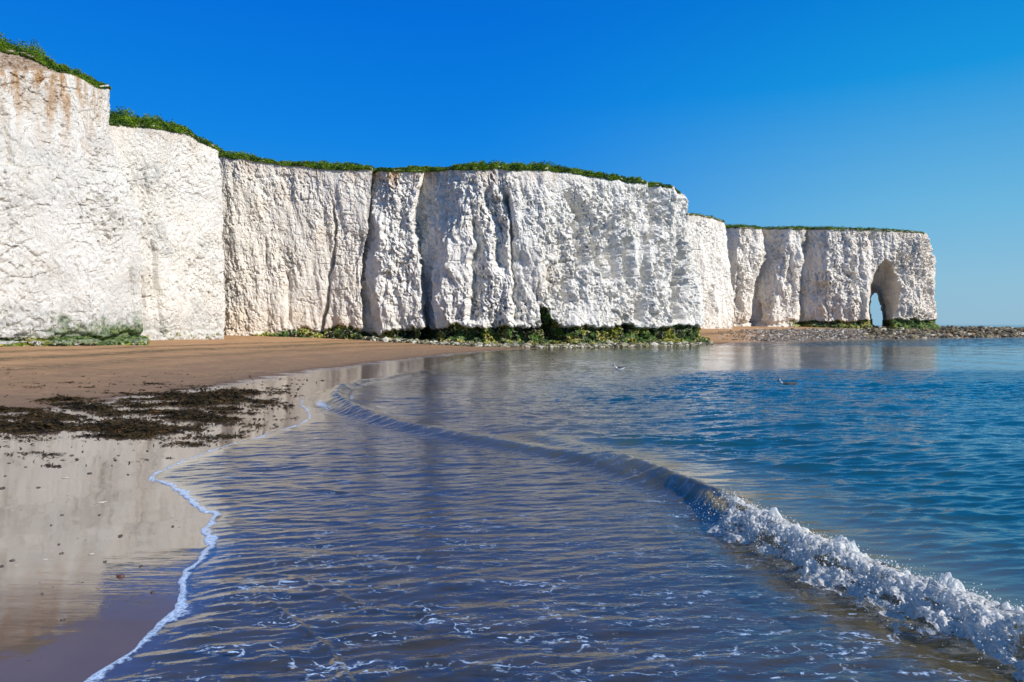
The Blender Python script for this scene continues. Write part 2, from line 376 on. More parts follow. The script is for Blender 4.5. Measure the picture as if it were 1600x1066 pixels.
def one_wave(X, Y, ys, xs, hs, wl):
    xc = smooth_interp(Y, ys, xs) + 0.05 * perlin(Y * 0.9, 0.2, 0.4, 77) + 0.02 * perlin(Y * 3.2, 0.2, 0.4, 78)
    h = smooth_interp(Y, ys, hs)
    sl = (smooth_interp(Y + .2, ys, xs) - smooth_interp(Y - .2, ys, xs)) / .4
    q = (X - xc) / np.sqrt(1 + sl * sl)
    wr = 0.62 + 0.03 * Y
    prof = np.where(q < 0, np.exp(-(np.abs(q) / wl) ** 1.8), 0.62 * np.exp(-(q / 0.22) ** 2) + 0.38 * np.exp(-(q / wr) ** 1.6))
    return h * (prof - 0.10 * np.exp(-((q + 0.45) / 0.25) ** 2)), q

def wave_z(X, Y):
    """height of the breaking wave with its back, and of the curl running up to the beach"""
    z1, s1 = one_wave(X, Y, cY, cX, cH, 0.12 + 0.28 * sstep(8.5, 13, Y))
    z2, s2 = one_wave(X, Y, lY, lX, lH, 0.16 + 0.10 * sstep(10, 14, Y) + 0.24 * sstep(16, 21, Y))
    k = sstep(11, 13.5, Y)
    z2 = z2 * (0.85 + 0.45 * perlin(Y * 0.55, 0.3, 0.1, 96) + 0.25 * perlin(Y * 1.7, X * .3, 0.1, 97))
    return z1 + z2, s1 * (1 - k) + s2 * k

def build_sea():
    X, Y, RR = polar(2.6, 60, 1050, -43, 43, 980, tuple(np.geomspace(62, 400, 160)) + (500, 700, 1000, 1600, 2600, 4500, 9000, 20000), 100)
    sh = X.shape; X = X.ravel(); Y = Y.ravel(); RR = RR.ravel()
    d = shore(X, Y); gz = ground_z(X, Y, d); dw = -d
    wz, s = wave_z(X, Y)
    z = wz + 0.018 * np.clip(wz / .12, 0, 1.3) * np.exp(-(s / 0.3) ** 2) * (fbm(X * 2.2, Y * 5.0, 0, 4, 63) + 0.4 * perlin(X * 9, Y * 22, 0, 64))
    behind = sstep(0.0, 1.5, s)
    calm_edge = sstep(0.0, 0.4, dw)
    rr = np.random.RandomState(5)
    amp_mod = 0.85 + 0.6 * perlin(X * 0.4, Y * 0.8, 0, 61)
    patch = (0.5 + 0.75 * (1 - sstep(22, 38, Y))) * 0.66 * (1.0 + 2.1 * behind * sstep(-6, 3, X)) * (0.55 + 0.9 * sstep(-0.25, 0.35, perlin(X * 0.05, Y * 0.11, 0, 66)))
    spacing = RR * 0.0035
    backcalm = 1 - 0.65 * np.exp(-((s - 0.7) / 0.9) ** 2) * (s > -0.1) * (Y < 14)
    NW = 76
    rat = X / np.maximum(Y, 3)
    ylow = np.interp(rat, [-.18, .04, .18, .27, .6], [15, 17, 25, 32, 33]) + 3.5 * perlin(X * .10, Y * .05, 0, 65)
    sof = np.interp(rat, [.04, .27], [9.0, 2.5])
    zcalm = np.interp(rat, [.04, .22, .28], [.72, .8, 1.0]) * sstep(ylow - sof, ylow + sof, Y) * np.where(rat > .27, sstep(76, 66, Y + 4 * perlin(X * .05, Y * .05, 2, 65)), 1.0)
    zone = 1 - 0.80 * zcalm
    for i in range(NW):
        lam = 0.075 * (34.0 ** (i / (NW - 1.0)))
        th = math.radians(90 + 12 + rr.normal(0, 17 if lam < 0.8 else 26))
        kx, ky = math.cos(th) * 2 * math.pi / lam, math.sin(th) * 2 * math.pi / lam
        a = 0.0033 * lam ** 0.80 * (1.0 if lam > .11 else .7) * rr.uniform(.7, 1.3) * (1.0 if lam < 1.0 else 0.75)
        front = 1.0 if lam < 0.35 else 0.55
        fade = np.clip(1.6 - RR * 0.0035 * 2.2 / lam, 0, 1)
        ph = kx * X + ky * Y + rr.uniform(0, 6.28) + 1.6 * perlin(X / (lam * 6), Y / (lam * 3), i * 1.7, 70)
        wv = np.sin(ph)
        z += a * fade * (wv + 0.45 * np.abs(wv)) * amp_mod * (behind + (1 - behind) * (front if lam < 1.0 else 0.2)) * (1.0 if lam > 1.0 else patch) * calm_edge * backcalm * zone
    # long low swells coming in behind the breaker
    z += behind * 0.035 * np.sin((X * 0.75 + Y * 0.42) * 1.25 + 1.5 * perlin(X * .08, Y * .08, 0, 81)) * np.exp(-RR / 60)
    # small crossing bores in the backwash
    for (ax, ay, bx, by, hh) in ((-2.05, 5.7, -1.25, 4.75, .018), (-1.25, 4.75, -0.9, 4.1, .022), (-1.9, 6.1, -1.05, 5.35, .014), (-1.05, 5.35, -0.4, 5.2, .010),
                                 (-2.8, 7.9, -1.6, 7.7, .010), (-2.9, 9.4, -1.6, 8.9, .009), (-1.2, 4.7, 0.2, 5.0, .012), (-4.3, 14.9, -2.6, 15.9, 0.012)):
        t = np.clip(((X - ax) * (bx - ax) + (Y - ay) * (by - ay)) / ((bx - ax) ** 2 + (by - ay) ** 2), 0, 1)
        dd = np.hypot(X - ax - t * (bx - ax), Y - ay - t * (by - ay)) + 0.035 * perlin(X * 4, Y * 4, 0, 88)
        z += hh * np.exp(-(dd / 0.035) ** 2) * calm_edge * np.sin(np.pi * np.clip(t, .06, .94)) ** .5
    # thin rounded lip where the swash ends
    lip = 0.009 * (1 - np.exp(-np.maximum(dw, 0) / 0.025)) * np.exp(-np.maximum(dw, 0) / 0.30)
    floor = gz + 0.004 + lip
    z = np.where(dw > 0, np.maximum(z + lip, floor), gz - 0.06)
    z = np.where(RR > 500, 0, z)
    depth = np.maximum(z - gz, 0)
    depth = depth + 1.1 * np.maximum(wz - 0.05, 0)            # sandy water stirred up inside the wave
    silt = np.exp(-((s - 0.18) / 0.50) ** 2) * sstep(0.08, 0.20, crest_h(Y)) * (Y < 12) * 0.95
    near = 1 - sstep(9, 34, RR)
    ew = 0.14 + 0.10 * perlin(X * 1.3, Y * 1.3, 0, 91) + 0.05 * perlin(X * 4, Y * 4, 0, 92)
    edge = np.exp(-(np.maximum(dw, 0) / np.maximum(ew, .03)) ** 1.2) * (0.42 + 0.5 * near) * (0.9 + 0.5 * perlin(X * 2.1, Y * 2.1, 0, 93))
    edge = np.maximum(edge, 0.42 * np.exp(-((dw - 0.32 - 0.15 * perlin(X * 1.2, Y * 1.2, 0, 94)) / 0.05) ** 2) * near * sstep(-.1, .3, perlin(X * .8, Y * .8, 0, 95)))
    edge = np.maximum(edge, 0.60 * np.exp(-((s + 0.42) / 0.16) ** 2) * np.exp(-((Y - 18.8) / 1.5) ** 2))
    edge = np.maximum(edge, 0.50 * np.exp(-((s - 0.42) / 0.12) ** 2) * np.exp(-((Y - 20.5) / 1.6) ** 2))
    lace = (1 - sstep(-0.2, 0.3, s)) * (1 - sstep(7.5, 15, Y)) * sstep(0.05, 0.5, dw)
    lace = lace * (0.45 + 0.55 * np.exp(-((Y - 4.3) / 1.8) ** 2))
    lace = np.maximum(lace, 0.9 * np.exp(-((s + 0.5) / 0.4) ** 2) * (Y < 9))
    calm = np.clip(np.exp(-(np.maximum(dw, 0) / 0.5)) + 0.8 * (1 - backcalm) + 0.85 * zcalm, 0, 1)
    V = np.stack([X, Y, z], -1); Q = grid_quads(*sh)
    keep = (dw[Q] > -0.02).any(1)
    at = {'silt': silt, 'depth': depth, 'dist': RR, 'edge': edge, 'lace': lace, 'calm': calm}
    V, Q, at = compact(V, Q[keep], at)
    o = make_mesh('sea', V, Q, M_WATER, attrs=at)
    tag(o, 'rippled blue sea with a low wave breaking on the shore', kind='structure')
build_sea()

# ------------------------------------------------------------------ foam of the breaker
def icos(sub=1):
    import bmesh
    bm = bmesh.new(); bmesh.ops.create_icosphere(bm, subdivisions=sub, radius=1.0)
    v = np.array([q.co[:] for q in bm.verts]); f = np.array([[a.index for a in p.verts] for p in bm.faces]); bm.free()
    return v, f

def build_foam():
    ns, nc = 1500, 150
    Yl = np.linspace(2.6, 8.1, ns); c = np.linspace(0, 1, nc)
    YY, CC = np.meshgrid(Yl, c, indexing='ij')
    xc = crest_x(YY); h = crest_h(YY)
    grow = sstep(8.1, 7.4, YY)
    # cross-section: from just behind the crest, over it, down the front and out onto the water
    lump = 0.95 + 0.75 * perlin(YY * 1.3, 0, 0, 101) + 0.3 * perlin(YY * 4, 0, 0, 102)
    px = np.interp(CC, [0, .12, .3, .55, .8, 1], [0.07, 0.0, -0.12, -0.23, -0.35, -0.50]) * (0.45 + 0.55 * grow) * lump
    pz = np.interp(CC, [0, .12, .3, .55, .8, 1], [0.80, 1.04, 1.0, 0.62, 0.24, -0.02]) * h
    X = xc + px; Z = pz
    n = fbm(X * 5.5, YY * 5.5, Z * 5.5, 5, 111, 0.62)
    rd = 1 - 2 * np.abs(perlin(X * 10, YY * 10, Z * 10, 115)); rd2 = 1 - 2 * np.abs(perlin(X * 24, YY * 24, Z * 24, 116))
    env = np.sin(np.pi * np.clip(CC * 0.93 + 0.07, 0, 1)) ** 0.6 * grow
    disp = (0.080 * n + 0.030 * rd + 0.014 * rd2) * env * (0.75 + 0.6 * perlin(YY * 1.7, 0, 3, 104))
    sp = np.maximum(fbm(YY * 4.5, X * 3, 0.5, 4, 119, .6) - 0.15, 0) * np.exp(-((CC - 0.16) / 0.16) ** 2) * 0.26 * grow
    X = X - disp * np.interp(CC, [0, .25, .6, 1], [-.3, .45, .85, .6]); Z = Z + np.abs(disp) * 0.8 + disp * 0.5 + sp
    YO = YY + 0.03 * fbm(X * 8, YY * 8, Z * 8, 3, 121)
    V = np.stack([X, YO, Z], -1).reshape(-1, 3)
    Q = grid_quads(ns, nc)
    dens = 1.7 * fbm(YY * 2.6, CC * 3.4, 0, 6, 131, .70) + 0.42 - 1.1 * np.abs(CC - 0.36) - 0.7 * (CC > .8) * (CC - .8) - (1 - grow) * 0.2
    dens = dens.ravel(); keep = dens[Q].min(1) > -0.12
    thin = np.clip(0.9 - dens * 1.3, 0.12, 1)
    V2, Q2, at = compact(V, Q[keep], {'thin': thin})
    # droplets and little clots of foam thrown about
    iv, if_ = icos(1); nd = 5000
    yd = R.uniform(3.0, 8.1, nd); cd = R.beta(1.5, 2.2, nd)
    hx = crest_x(yd); hh = crest_h(yd)
    bx = hx + np.interp(cd, [0, .12, .3, .55, .8, 1], [0.08, 0.0, -0.14, -0.27, -0.40, -0.58]) * (1 + 0.3 * R.normal(size=nd) * .5)
    bz = np.interp(cd, [0, .12, .3, .55, .8, 1], [0.95, 1.1, 1.1, 0.75, 0.32, 0.05]) * hh + np.abs(R.normal(size=nd)) * 0.035
    clump = fbm(yd * 4.5, bx * 3, 0.5, 3, 119) > -0.15
    keepd = clump | (R.rand(nd) < .35)
    yd, bx, bz = yd[keepd], bx[keepd], bz[keepd]; nd = len(yd)
    rad = R.gamma(1.5, 0.0011, nd) + 0.0014
    DV = (iv[None] * (rad[:, None, None] * (0.7 + 0.6 * R.rand(nd, 1, 3))) + np.stack([bx, yd, bz], -1)[:, None]).reshape(-1, 3)
    DF = (if_[None] + (np.arange(nd) * len(iv))[:, None, None]).reshape(-1, 3)
    T = np.concatenate([Q2[:, [0, 1, 2]], Q2[:, [0, 2, 3]], DF + len(V2)])
    VV = np.concatenate([V2, DV]); th = np.concatenate([at['thin'], np.zeros(len(DV))])
    o = make_mesh('foam', VV, T, M_FOAM, attrs={'thin': th}, smooth=True)
    tag(o, 'white churning foam tumbling down the front of the breaking wave', 'sea foam', kind='stuff')
build_foam()

# ------------------------------------------------------------------ cliffs
def build_cliff(name, cols, label, spacing, seed, rough=1.0, notches=(), base=None, attr_fn=None, hook=None, holes=None, zb=-1.0, macro=1.0):
    """cols: columns from left to right, each a list of (px, py, Y) from bottom to top."""
    nvr = 60
    P = []
    for c in cols:
        w = np.array([pt(*q) for q in c])
        w = np.vstack([[w[0, 0], w[0, 1], zb], w]) if w[0, 2] > zb + .05 else w
        f = (w[:, 2] - zb) / (w[-1, 2] - zb)
        ff = np.linspace(0, 1, nvr)
        P.append(np.stack([np.interp(ff, f, w[:, k]) for k in range(3)], -1))
    P = np.array(P)                                   # ncol, nvr, 3
    seg = np.linalg.norm(np.diff(P[:, nvr // 2, :2], axis=0), axis=1)
    sc = np.concatenate([[0], np.cumsum(seg)])
    nu = int(sc[-1] / spacing) + 2
    ht = np.nanmax(P[:, -1, 2]) - zb
    nv = int(ht / spacing) + 2
    su = np.linspace(0, sc[-1], nu)
    G = np.zeros((nu, nvr, 3))
    for j in range(nvr):
        for k in range(3): G[:, j, k] = np.interp(su, sc, P[:, j, k])
    # slight rounding of the plan corners
    k = np.hanning(max(5, int(0.9 / spacing) | 1)); k /= k.sum(); r = len(k) // 2
    Gp = np.pad(G, ((r, r), (0, 0), (0, 0)), mode='edge')
    G = np.apply_along_axis(lambda v: np.convolve(v, k, 'valid'), 0, Gp)
    vf = np.linspace(0, 1, nv); vi = vf * (nvr - 1); v0 = np.clip(vi.astype(int), 0, nvr - 2); vt = (vi - v0)[None, :, None]
    G = G[:, v0] * (1 - vt) + G[:, v0 + 1] * vt       # nu, nv, 3
    tx = np.gradient(G[:, :, 0], axis=0); ty = np.gradient(G[:, :, 1], axis=0)
    kk = np.hanning(max(5, int(2.4 / spacing) | 1)); kk /= kk.sum(); r = len(kk) // 2
    def sm(a): return np.apply_along_axis(lambda v: np.convolve(v, kk, 'valid'), 0, np.pad(a, ((r, r), (0, 0)), mode='edge'))
    tx = sm(tx); ty = sm(ty); L = np.hypot(tx, ty) + 1e-9
    nx, ny = ty / L, -tx / L                            # outward (to the right of travel)
    X, Y, Z = G[..., 0], G[..., 1], G[..., 2]
    PX = 800 + X / Y * F; PY = HZ - (Z - H) / Y * F
    top = G[:, -1, 2][:, None]
    fr = (Z - zb) / (top - zb)
    taper = 0.25 + 0.75 * sstep(0, 1.6, top - Z)
    sh = X.shape
    x, y, z = X.ravel(), Y.ravel(), Z.ravel()
    big = fbm(x / 4.5, y / 4.5, z / 13, 3, seed).reshape(sh) * 0.75 * macro
    mid = fbm(x / 1.7, y / 1.7, z / 3.4, 4, seed + 11).reshape(sh) * 0.34
    rid = (np.abs(perlin(x / 1.0, y / 1.0, z / 2.0, seed + 23)).reshape(sh)) * -0.26
    rid2 = (np.abs(perlin(x / 0.42, y / 0.42, z / 0.75, seed + 29)).reshape(sh)) * -0.13
    wx = 0.25 * perlin(x / .5, y / .5, z / .5, seed + 32)
    f1, f2, cid, ft1 = worley(x / 0.55 + z * .35 + wx, y / 0.55, z / 0.85 + wx, seed + 31, True)
    cell = ((cid - 0.5) * 0.20 - 0.10 * np.exp(-(f2 - f1) / 0.10)).reshape(sh)
    g1, g2, gid, ft2 = worley(x / 0.25 + z * .6, y / 0.25, z / 0.42 - wx, seed + 37, True)
    cell2 = ((gid - 0.5) * 0.10 + ft1 * 0.17 + ft2 * 0.13).reshape(sh)
    k1, k2, _k = worley(x / 1.5 + 1.3 * wx, y / 1.5, z / 1.15 + wx, seed + 35)
    crack = (-0.20 * np.exp(-(k2 - k1) / 0.045) * sstep(-0.1, 0.35, perlin(x / 3.5, y / 3.5, z / 3, seed + 36))).reshape(sh)
    pits = (-0.38 * (gid > 0.86) * sstep(0.55, 0.15, g1)).reshape(sh)
    q1, q2, qid = worley(x / 0.21 + z * 1.2, y / 0.21, z / 0.42, seed + 39)
    pits = pits + (-0.26 * (qid > 0.84) * sstep(0.6, 0.2, q1) + (qid - .5) * 0.05).reshape(sh)
    fine = fbm(x / 0.22, y / 0.22, z / 0.28, 3, seed + 41).reshape(sh) * 0.055
    bed = (-0.10 * sstep(0.93, 0.985, np.sin((z + 0.25 * perlin(x / 3, y / 3, 0, seed + 43)) * 2 * math.pi / 1.35)) * sstep(0.15, 0.45, perlin(x / 1.6, y / 1.6, z / 1.6, seed + 47))).reshape(sh)
    rm = np.clip(0.72 + 1.25 * perlin(x / 4, y / 4, z / 6, seed + 53) + 0.5 * perlin(x / 1.5, y / 1.5, z / 2.5, seed + 54), 0.22, 1.6).reshape(sh)
    col_ = fbm(x / 1.25 + .12 * z, y / 1.25, z / 7.0, 3, seed + 57).reshape(sh) * 0.42
    disp = (big + (mid + col_) * rough + (rid + rid2 + cell + cell2 + fine + pits) * rough * rm + bed * 1.2 + crack) * taper
    for npoly, depth in notches:
        ys = np.array([q[0] for q in npoly], float); l = np.interp(PY, ys, [q[1] for q in npoly]); r_ = np.interp(PY, ys, [q[2] for q in npoly])
        wdt = np.maximum(r_ - l, .5)
        wob = np.minimum(wdt * .45, 7) * fbm(PX / 90, PY / 38, depth + seed * 1.3, 4, seed + 61, .6)
        t = (PX + wob - l) / wdt
        tap = sstep(ys[0] - 3, ys[0] + 9, PY) * sstep(ys[-1] + 3, ys[-1] - 9, PY)
        e = sstep(0.0, 0.22, t) * (1 - np.clip(t, 0, 1)) ** 1.1 * (t > 0) * (t < 1)
        disp = disp - depth * e * tap * (0.85 + 0.6 * perlin(PX / 30, PY / 30, depth, seed + 62))
    algae = np.zeros(sh); warm = np.zeros(sh); streak = np.zeros(sh); grey = np.zeros(sh); earth = np.zeros(sh); moss = np.zeros(sh)
    if base:
        zt, under, ledge, zl = base        # top of the weed band, undercut depth, ledge projection, ledge height
        ztn = zt(PX) if callable(zt) else zt
        nz = 0.60 * perlin(X / 1.6, Y / 1.6, 0, seed + 71) + 0.30 * perlin(X / .5, Y / .5, 0, seed + 72)
        u = sstep(ztn + 0.35 + nz, ztn - 0.1 + nz, Z)
        disp = disp - under * u + (ledge + under * .6) * sstep(zl + 0.35 + nz, zl + 0.05 + nz, Z)
        disp = disp + u * (0.45 if under > .5 else 0.2) * fbm(X / .8, Y / .8, Z / .7, 4, seed + 73)
        algae = sstep(ztn + 0.55 + nz, ztn - 0.25 + nz, Z)
    dxx = 0
    if hook: disp = hook(PX, PY, X, Y, Z, disp, top)
    if isinstance(disp, tuple): disp, dxx = disp
    tg = (0.42 * macro * fbm(x / 2.2, y / 2.2, z / 1.8, 4, seed + 91)).reshape(sh) * taper
    Xo = X + nx * disp + dxx - ny * tg; Yo = Y + ny * disp + nx * tg
    Zo = Z + 0.30 * perlin(X / 1.3, Y / 1.3, 7, seed + 81) * sstep(1.2, 0, top - Z) + 0.06 * perlin(X / .3, Y / .3, Z / .3, seed + 82)
    if attr_fn: algae, warm, streak, grey, earth, moss = attr_fn(PX, PY, X, Y, Z, top, algae)
    V = np.stack([Xo, Yo, Zo], -1)
    at = {'algae': algae, 'warm': warm, 'streak': streak, 'grey': grey, 'earth': earth, 'moss': moss}
    Vf = V.reshape(-1, 3); at = {k_: a.ravel() for k_, a in at.items()}; Q = grid_quads(nu, nv)
    if holes: Vf, Q, at = holes(Vf, Q, at, PX, PY)
    o = make_mesh(name, Vf, Q, M_CHALK, smooth=False, attrs=at)
    tag(o, label, kind='structure')
    return V[:, -1, :]

Z0 = lambda a: np.zeros_like(a)

# headland on the left
def attr_a(PX, PY, X, Y, Z, top, al):
    n = perlin(X / 2.5, Y / 2.5, Z / 2.5, 201)
    capline = top - 1.7 * sstep(140, -40, PX) - 0.15 + 0.25 * perlin(X, Y, 0, 202)
    earth = sstep(-0.1, 0.25, Z - capline) * sstep(175, 90, PX)
    streak = sstep(7.5, 0.5, top - Z) * 0.95 * sstep(175, 120, PX) + 0.25 * sstep(3, 0, top - Z)
    warm = 0.10 + 0.3 * sstep(0, .6, n) + 0.25 * sstep(5, 0, top - Z)
    grey = sstep(0.0, 0.5, perlin(X / 3, Y / 3, Z / 2, 205)) * 0.35 + 0.6 * sstep(4.2, 2.2, Z + n)
    moss = 0.92 * sstep(4.0, 1.5, Z + 1.5 * n + 0.5 * perlin(X / .8, Y / .8, Z / .8, 207)) * sstep(0.75, 1.1, Z) * sstep(10, 130, PX)
    al = sstep(1.35, 0.9, Z + 0.35 * n) * 0.66
    al = np.maximum(al, 0.8 * np.exp(-((Z - 1.3 - .2 * n) / 0.16) ** 2))
    al = np.maximum(al, 0.55 * np.exp(-((Z - 1.7 - .3 * n) / 0.5) ** 2) * sstep(120, 200, PX))
    return al, warm, streak, grey, earth, moss
def hook_a(PX, PY, X, Y, Z, d, top):
    cap = top - 1.7 * sstep(140, -40, PX)
    d = d - 0.30 * sstep(-0.2, 0.1, Z - cap) * sstep(175, 120, PX)
    return d
TOP = {}
TOP['a'] = build_cliff('chalk_cliff', [
    [(-1600, 600, 20), (-1700, -330, 20)],
    [(-330, 552, 34), (-355, -40, 34)],
    [(-10, 546, 42), (-30, 300, 42), (-50, 50, 42.5)],
    [(100, 545, 45), (88, 300, 45), (70, 94, 45.5)],
    [(180, 543, 47.5), (170, 330, 47.6), (140, 130, 48)],
    [(229, 541, 49.2), (223, 470, 49.2), (217, 335, 49.4), (195, 270, 49.5), (176, 205, 49.5), (173, 150, 49.5), (171, 134, 49.5)],
    [(215, 540, 53), (205, 335, 53), (165, 205, 53), (160, 142, 53)],
    [(90, 540, 58), (60, 150, 58)]],
    'towering white chalk cliff nearest the camera with brown earth below its grassy top and green algae at its foot', 0.085, 3, rough=0.62, macro=0.6,
    notches=[([(165, -2, 6), (210, 4, 14), (262, 14, 24)], 0.6), ([(195, 40, 46), (225, 42, 50)], 0.4), ([(330, 10, 16), (380, 20, 27)], 0.3),
             ([(420, 205, 213), (480, 209, 216), (530, 214, 220)], 0.5), ([(400, 118, 124), (440, 124, 130)], .3)],
    base=(1.35, 0.45, 0.55, 1.0), attr_fn=attr_a, hook=hook_a)

def attr_b(PX, PY, X, Y, Z, top, al):
    n = perlin(X / 2.2, Y / 2.2, Z / 2.5, 211)
    warm = 0.12 + 0.35 * sstep(0, .6, n) + 0.4 * sstep(1.5, 0, top - Z)
    grey = sstep(0.1, 0.5, perlin(X / 2.6, Y / 2.6, Z / 3, 215)) * 0.6 + 0.5 * sstep(3.6, 2.0, Z)
    return 0.42 * sstep(2.0, 1.2, Z + .5 * n), warm, 0.3 * sstep(2.5, 0, top - Z), grey, 0.8 * sstep(.35, .05, top - Z), 0.35 * sstep(3.0, 2, Z + n)
TOP['b'] = build_cliff('chalk_cliff', [
    [(120, 532, 54), (100, 165, 54)],
    [(205, 530, 56), (170, 191, 56)],
    [(255, 528, 58.5), (250, 197, 58.5)],
    [(300, 528, 61), (290, 205, 61)],
    [(350, 526, 64), (350, 420, 64), (350, 330, 64), (344, 260, 64), (341, 231, 64)],
    [(338, 525, 69), (330, 238, 69)],
    [(260, 525, 74), (250, 235, 74)]],
    'white chalk buttress just behind the nearest cliff, split by a dark crack low down', 0.09, 13, rough=0.64, macro=0.6,
    notches=[([(375, 238, 243), (412, 240, 247), (475, 243, 251), (527, 250, 262)], 1.0), ([(430, 216, 222), (480, 222, 229), (520, 224, 232)], 0.8), ([(275, 228, 234), (320, 232, 238)], .35)],
    base=(1.6, 0.15, 0.15, 1.3), attr_fn=attr_b)

def attr_c(PX, PY, X, Y, Z, top, al):
    n = perlin(X / 2.2, Y / 2.2, Z / 2.5, 221)
    warm = 0.45 + 0.4 * sstep(0, .6, n) + 0.4 * sstep(1.5, 0, top - Z) + 0.35 * sstep(5, 2, Z)
    grey = sstep(0.05, 0.5, perlin(X / 2.6, Y / 2.6, Z / 3, 225)) * 0.6 * sstep(480, 360, PX)
    return al * 0.8 * sstep(360, 430, PX), warm, 0.35 * sstep(2.5, 0, top - Z), grey, 0.9 * sstep(.35, .05, top - Z) * sstep(520, 400, PX), Z0(Z)
TOP['c'] = build_cliff('chalk_cliff', [
    [(250, 520, 78), (240, 240, 78)],
    [(335, 521, 74), (325, 238, 74)],
    [(380, 522, 73.5), (375, 246, 73.5)],
    [(450, 523, 73.5), (450, 256, 73.8)],
    [(520, 524, 73.0), (520, 262, 73.0)],
    [(564, 525, 72.0), (568, 410, 72), (578, 348, 72), (584, 264, 72)],
    [(554, 524, 75), (558, 410, 75), (566, 348, 75), (572, 266, 75)], [(500, 524, 80), (500, 266, 80)]],
    'pale cream chalk cliff standing back from the sand with layered blocks and a long bent crack', 0.095, 23, rough=0.75, macro=0.5,
    notches=[([(318, 519, 524), (380, 520, 527), (443, 508, 519), (494, 500, 509), (522, 498, 506)], 1.3), ([(370, 412, 418), (412, 413, 420)], .6),
             ([(424, 446, 454), (507, 448, 458)], 0.6), ([(420, 395, 425), (432, 395, 425)], .3), ([(465, 400, 440), (472, 400, 440)], .35), ([(478, 470, 500), (486, 470, 500)], .35)],
    base=(lambda PX: 1.3 + 0.5 * sstep(380, 560, PX), 0.25, 0.2, 1.2), attr_fn=attr_c)

# main headland in the middle
def attr_d(PX, PY, X, Y, Z, top, al):
    n = perlin(X / 2.2, Y / 2.2, Z / 2.5, 231)
    warm = 0.06 + 0.22 * sstep(0.1, .6, n) + 0.45 * sstep(2.0, 0, top - Z) * sstep(900, 800, PX) + 0.35 * sstep(700, 560, PX) * sstep(6, 2, Z) \
        + 0.5 * np.exp(-((PX - 850) / 30) ** 2 - ((PY - 430) / 28) ** 2)
    streak = (0.75 * sstep(720, 640, PX) + 0.35 * sstep(950, 850, PX)) * sstep(2.8, 0, top - Z)
    grey = sstep(0.2, 0.6, perlin(X / 2.6, Y / 2.6, Z / 3, 235)) * 0.3
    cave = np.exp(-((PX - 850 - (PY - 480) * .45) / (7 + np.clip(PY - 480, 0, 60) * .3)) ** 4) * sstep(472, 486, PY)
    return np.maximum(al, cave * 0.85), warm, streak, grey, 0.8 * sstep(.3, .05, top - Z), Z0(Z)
def hook_d(PX, PY, X, Y, Z, d, top):
    # wave-cut cave near the middle
    t = (PX - (843 + (PY - 480) * .30 + 2 * perlin(X * 2, Z * 2, 0, 71))) / (9 + np.clip(PY - 480, 0, 60) * .55)
    return d - 2.4 * np.clip(1 - t, 0, 1) * sstep(0, .12, t) * sstep(474, 484, PY + 3 * perlin(X * 1.5, Z, 0, 72))
TOP['d'] = build_cliff('chalk_cliff', [
    [(500, 524, 78), (510, 266, 78)],
    [(560, 526, 74.4), (564, 410, 74.4), (574, 348, 74.4), (580, 266, 74.4)],
    [(590, 529, 71.4), (591, 410, 71.4), (592, 348, 71.4), (594, 264, 71.6)],
    [(625, 531, 70.8), (622, 266, 71)],
    [(660, 533, 70.4), (656, 410, 70.4), (647, 330, 70.4), (660, 264, 70.8)],
    [(662, 532, 73.8), (659, 410, 73.8), (650, 330, 73.8), (663, 264, 73.8)],
    [(697, 537, 68.8), (695, 430, 68.6), (699, 372, 68.6), (714, 325, 69), (722, 262, 69.5)],
    [(740, 539, 68.4), (745, 262, 68.6)],
    [(800, 540, 67.8), (800, 262, 68)],
    [(850, 540, 68.2), (850, 262, 68.4)],
    [(950, 539, 70.6), (950, 276, 71.0)],
    [(1040, 538, 73.4), (1030, 400, 73.6), (1022, 286, 74)],
    [(1080, 537, 75.0), (1066, 400, 75.2), (1058, 340, 75.4), (1050, 291, 75.6)],
    [(1099, 536, 76.6), (1097, 500, 76.6), (1091, 450, 76.6), (1084, 400, 76.6), (1076, 335, 76.6), (1069, 303, 76.6)],
    [(1099, 533, 81), (1092, 450, 81), (1080, 370, 81), (1066, 312, 81)],
    [(1040, 530, 92), (1030, 330, 92)]],
    'broad white chalk headland in the middle with deep shadowed clefts and dark weed along its foot', 0.09, 33, rough=1.35, macro=1.1,
    notches=[([(340, 738, 750), (400, 734, 768), (470, 728, 772), (505, 726, 765)], 2.1), ([(290, 752, 768), (350, 762, 788), (420, 775, 796)], 0.9),
             ([(300, 786, 800), (380, 794, 820), (440, 798, 826), (505, 800, 832)], 1.9),
             ([(300, 882, 902), (330, 893, 925), (360, 915, 950), (400, 925, 965), (440, 938, 966)], 2.3), ([(340, 948, 962), (400, 953, 978), (440, 960, 978)], 2.4), ([(320, 900, 915), (370, 896, 915), (420, 905, 922)], 1.5), ([(430, 880, 900), (480, 884, 906)], 1.4),
             ([(372, 976, 992), (420, 975, 994), (465, 972, 988)], 2.4), ([(280, 1013, 1030), (330, 1015, 1036), (375, 1019, 1034)], 3.0),
             ([(365, 1008, 1020), (430, 1000, 1016), (505, 994, 1012)], 3.0), ([(375, 1030, 1046), (445, 1032, 1049)], 2.2),
             ([(372, 1066, 1070), (430, 1056, 1078), (470, 1052, 1084), (505, 1048, 1086)], 5.0), ([(440, 840, 850), (475, 835, 848)], .8),
             ([(420, 600, 612), (470, 596, 606)], .5), ([(500, 600, 640), (520, 600, 640)], .6), ([(290, 675, 682), (520, 672, 690)], .5)],
    base=(lambda PX: 1.05 + 0.75 * sstep(590, 680, PX) - 0.0 * PX, 0.65, 0.55, 0.35), attr_fn=attr_d, hook=hook_d)

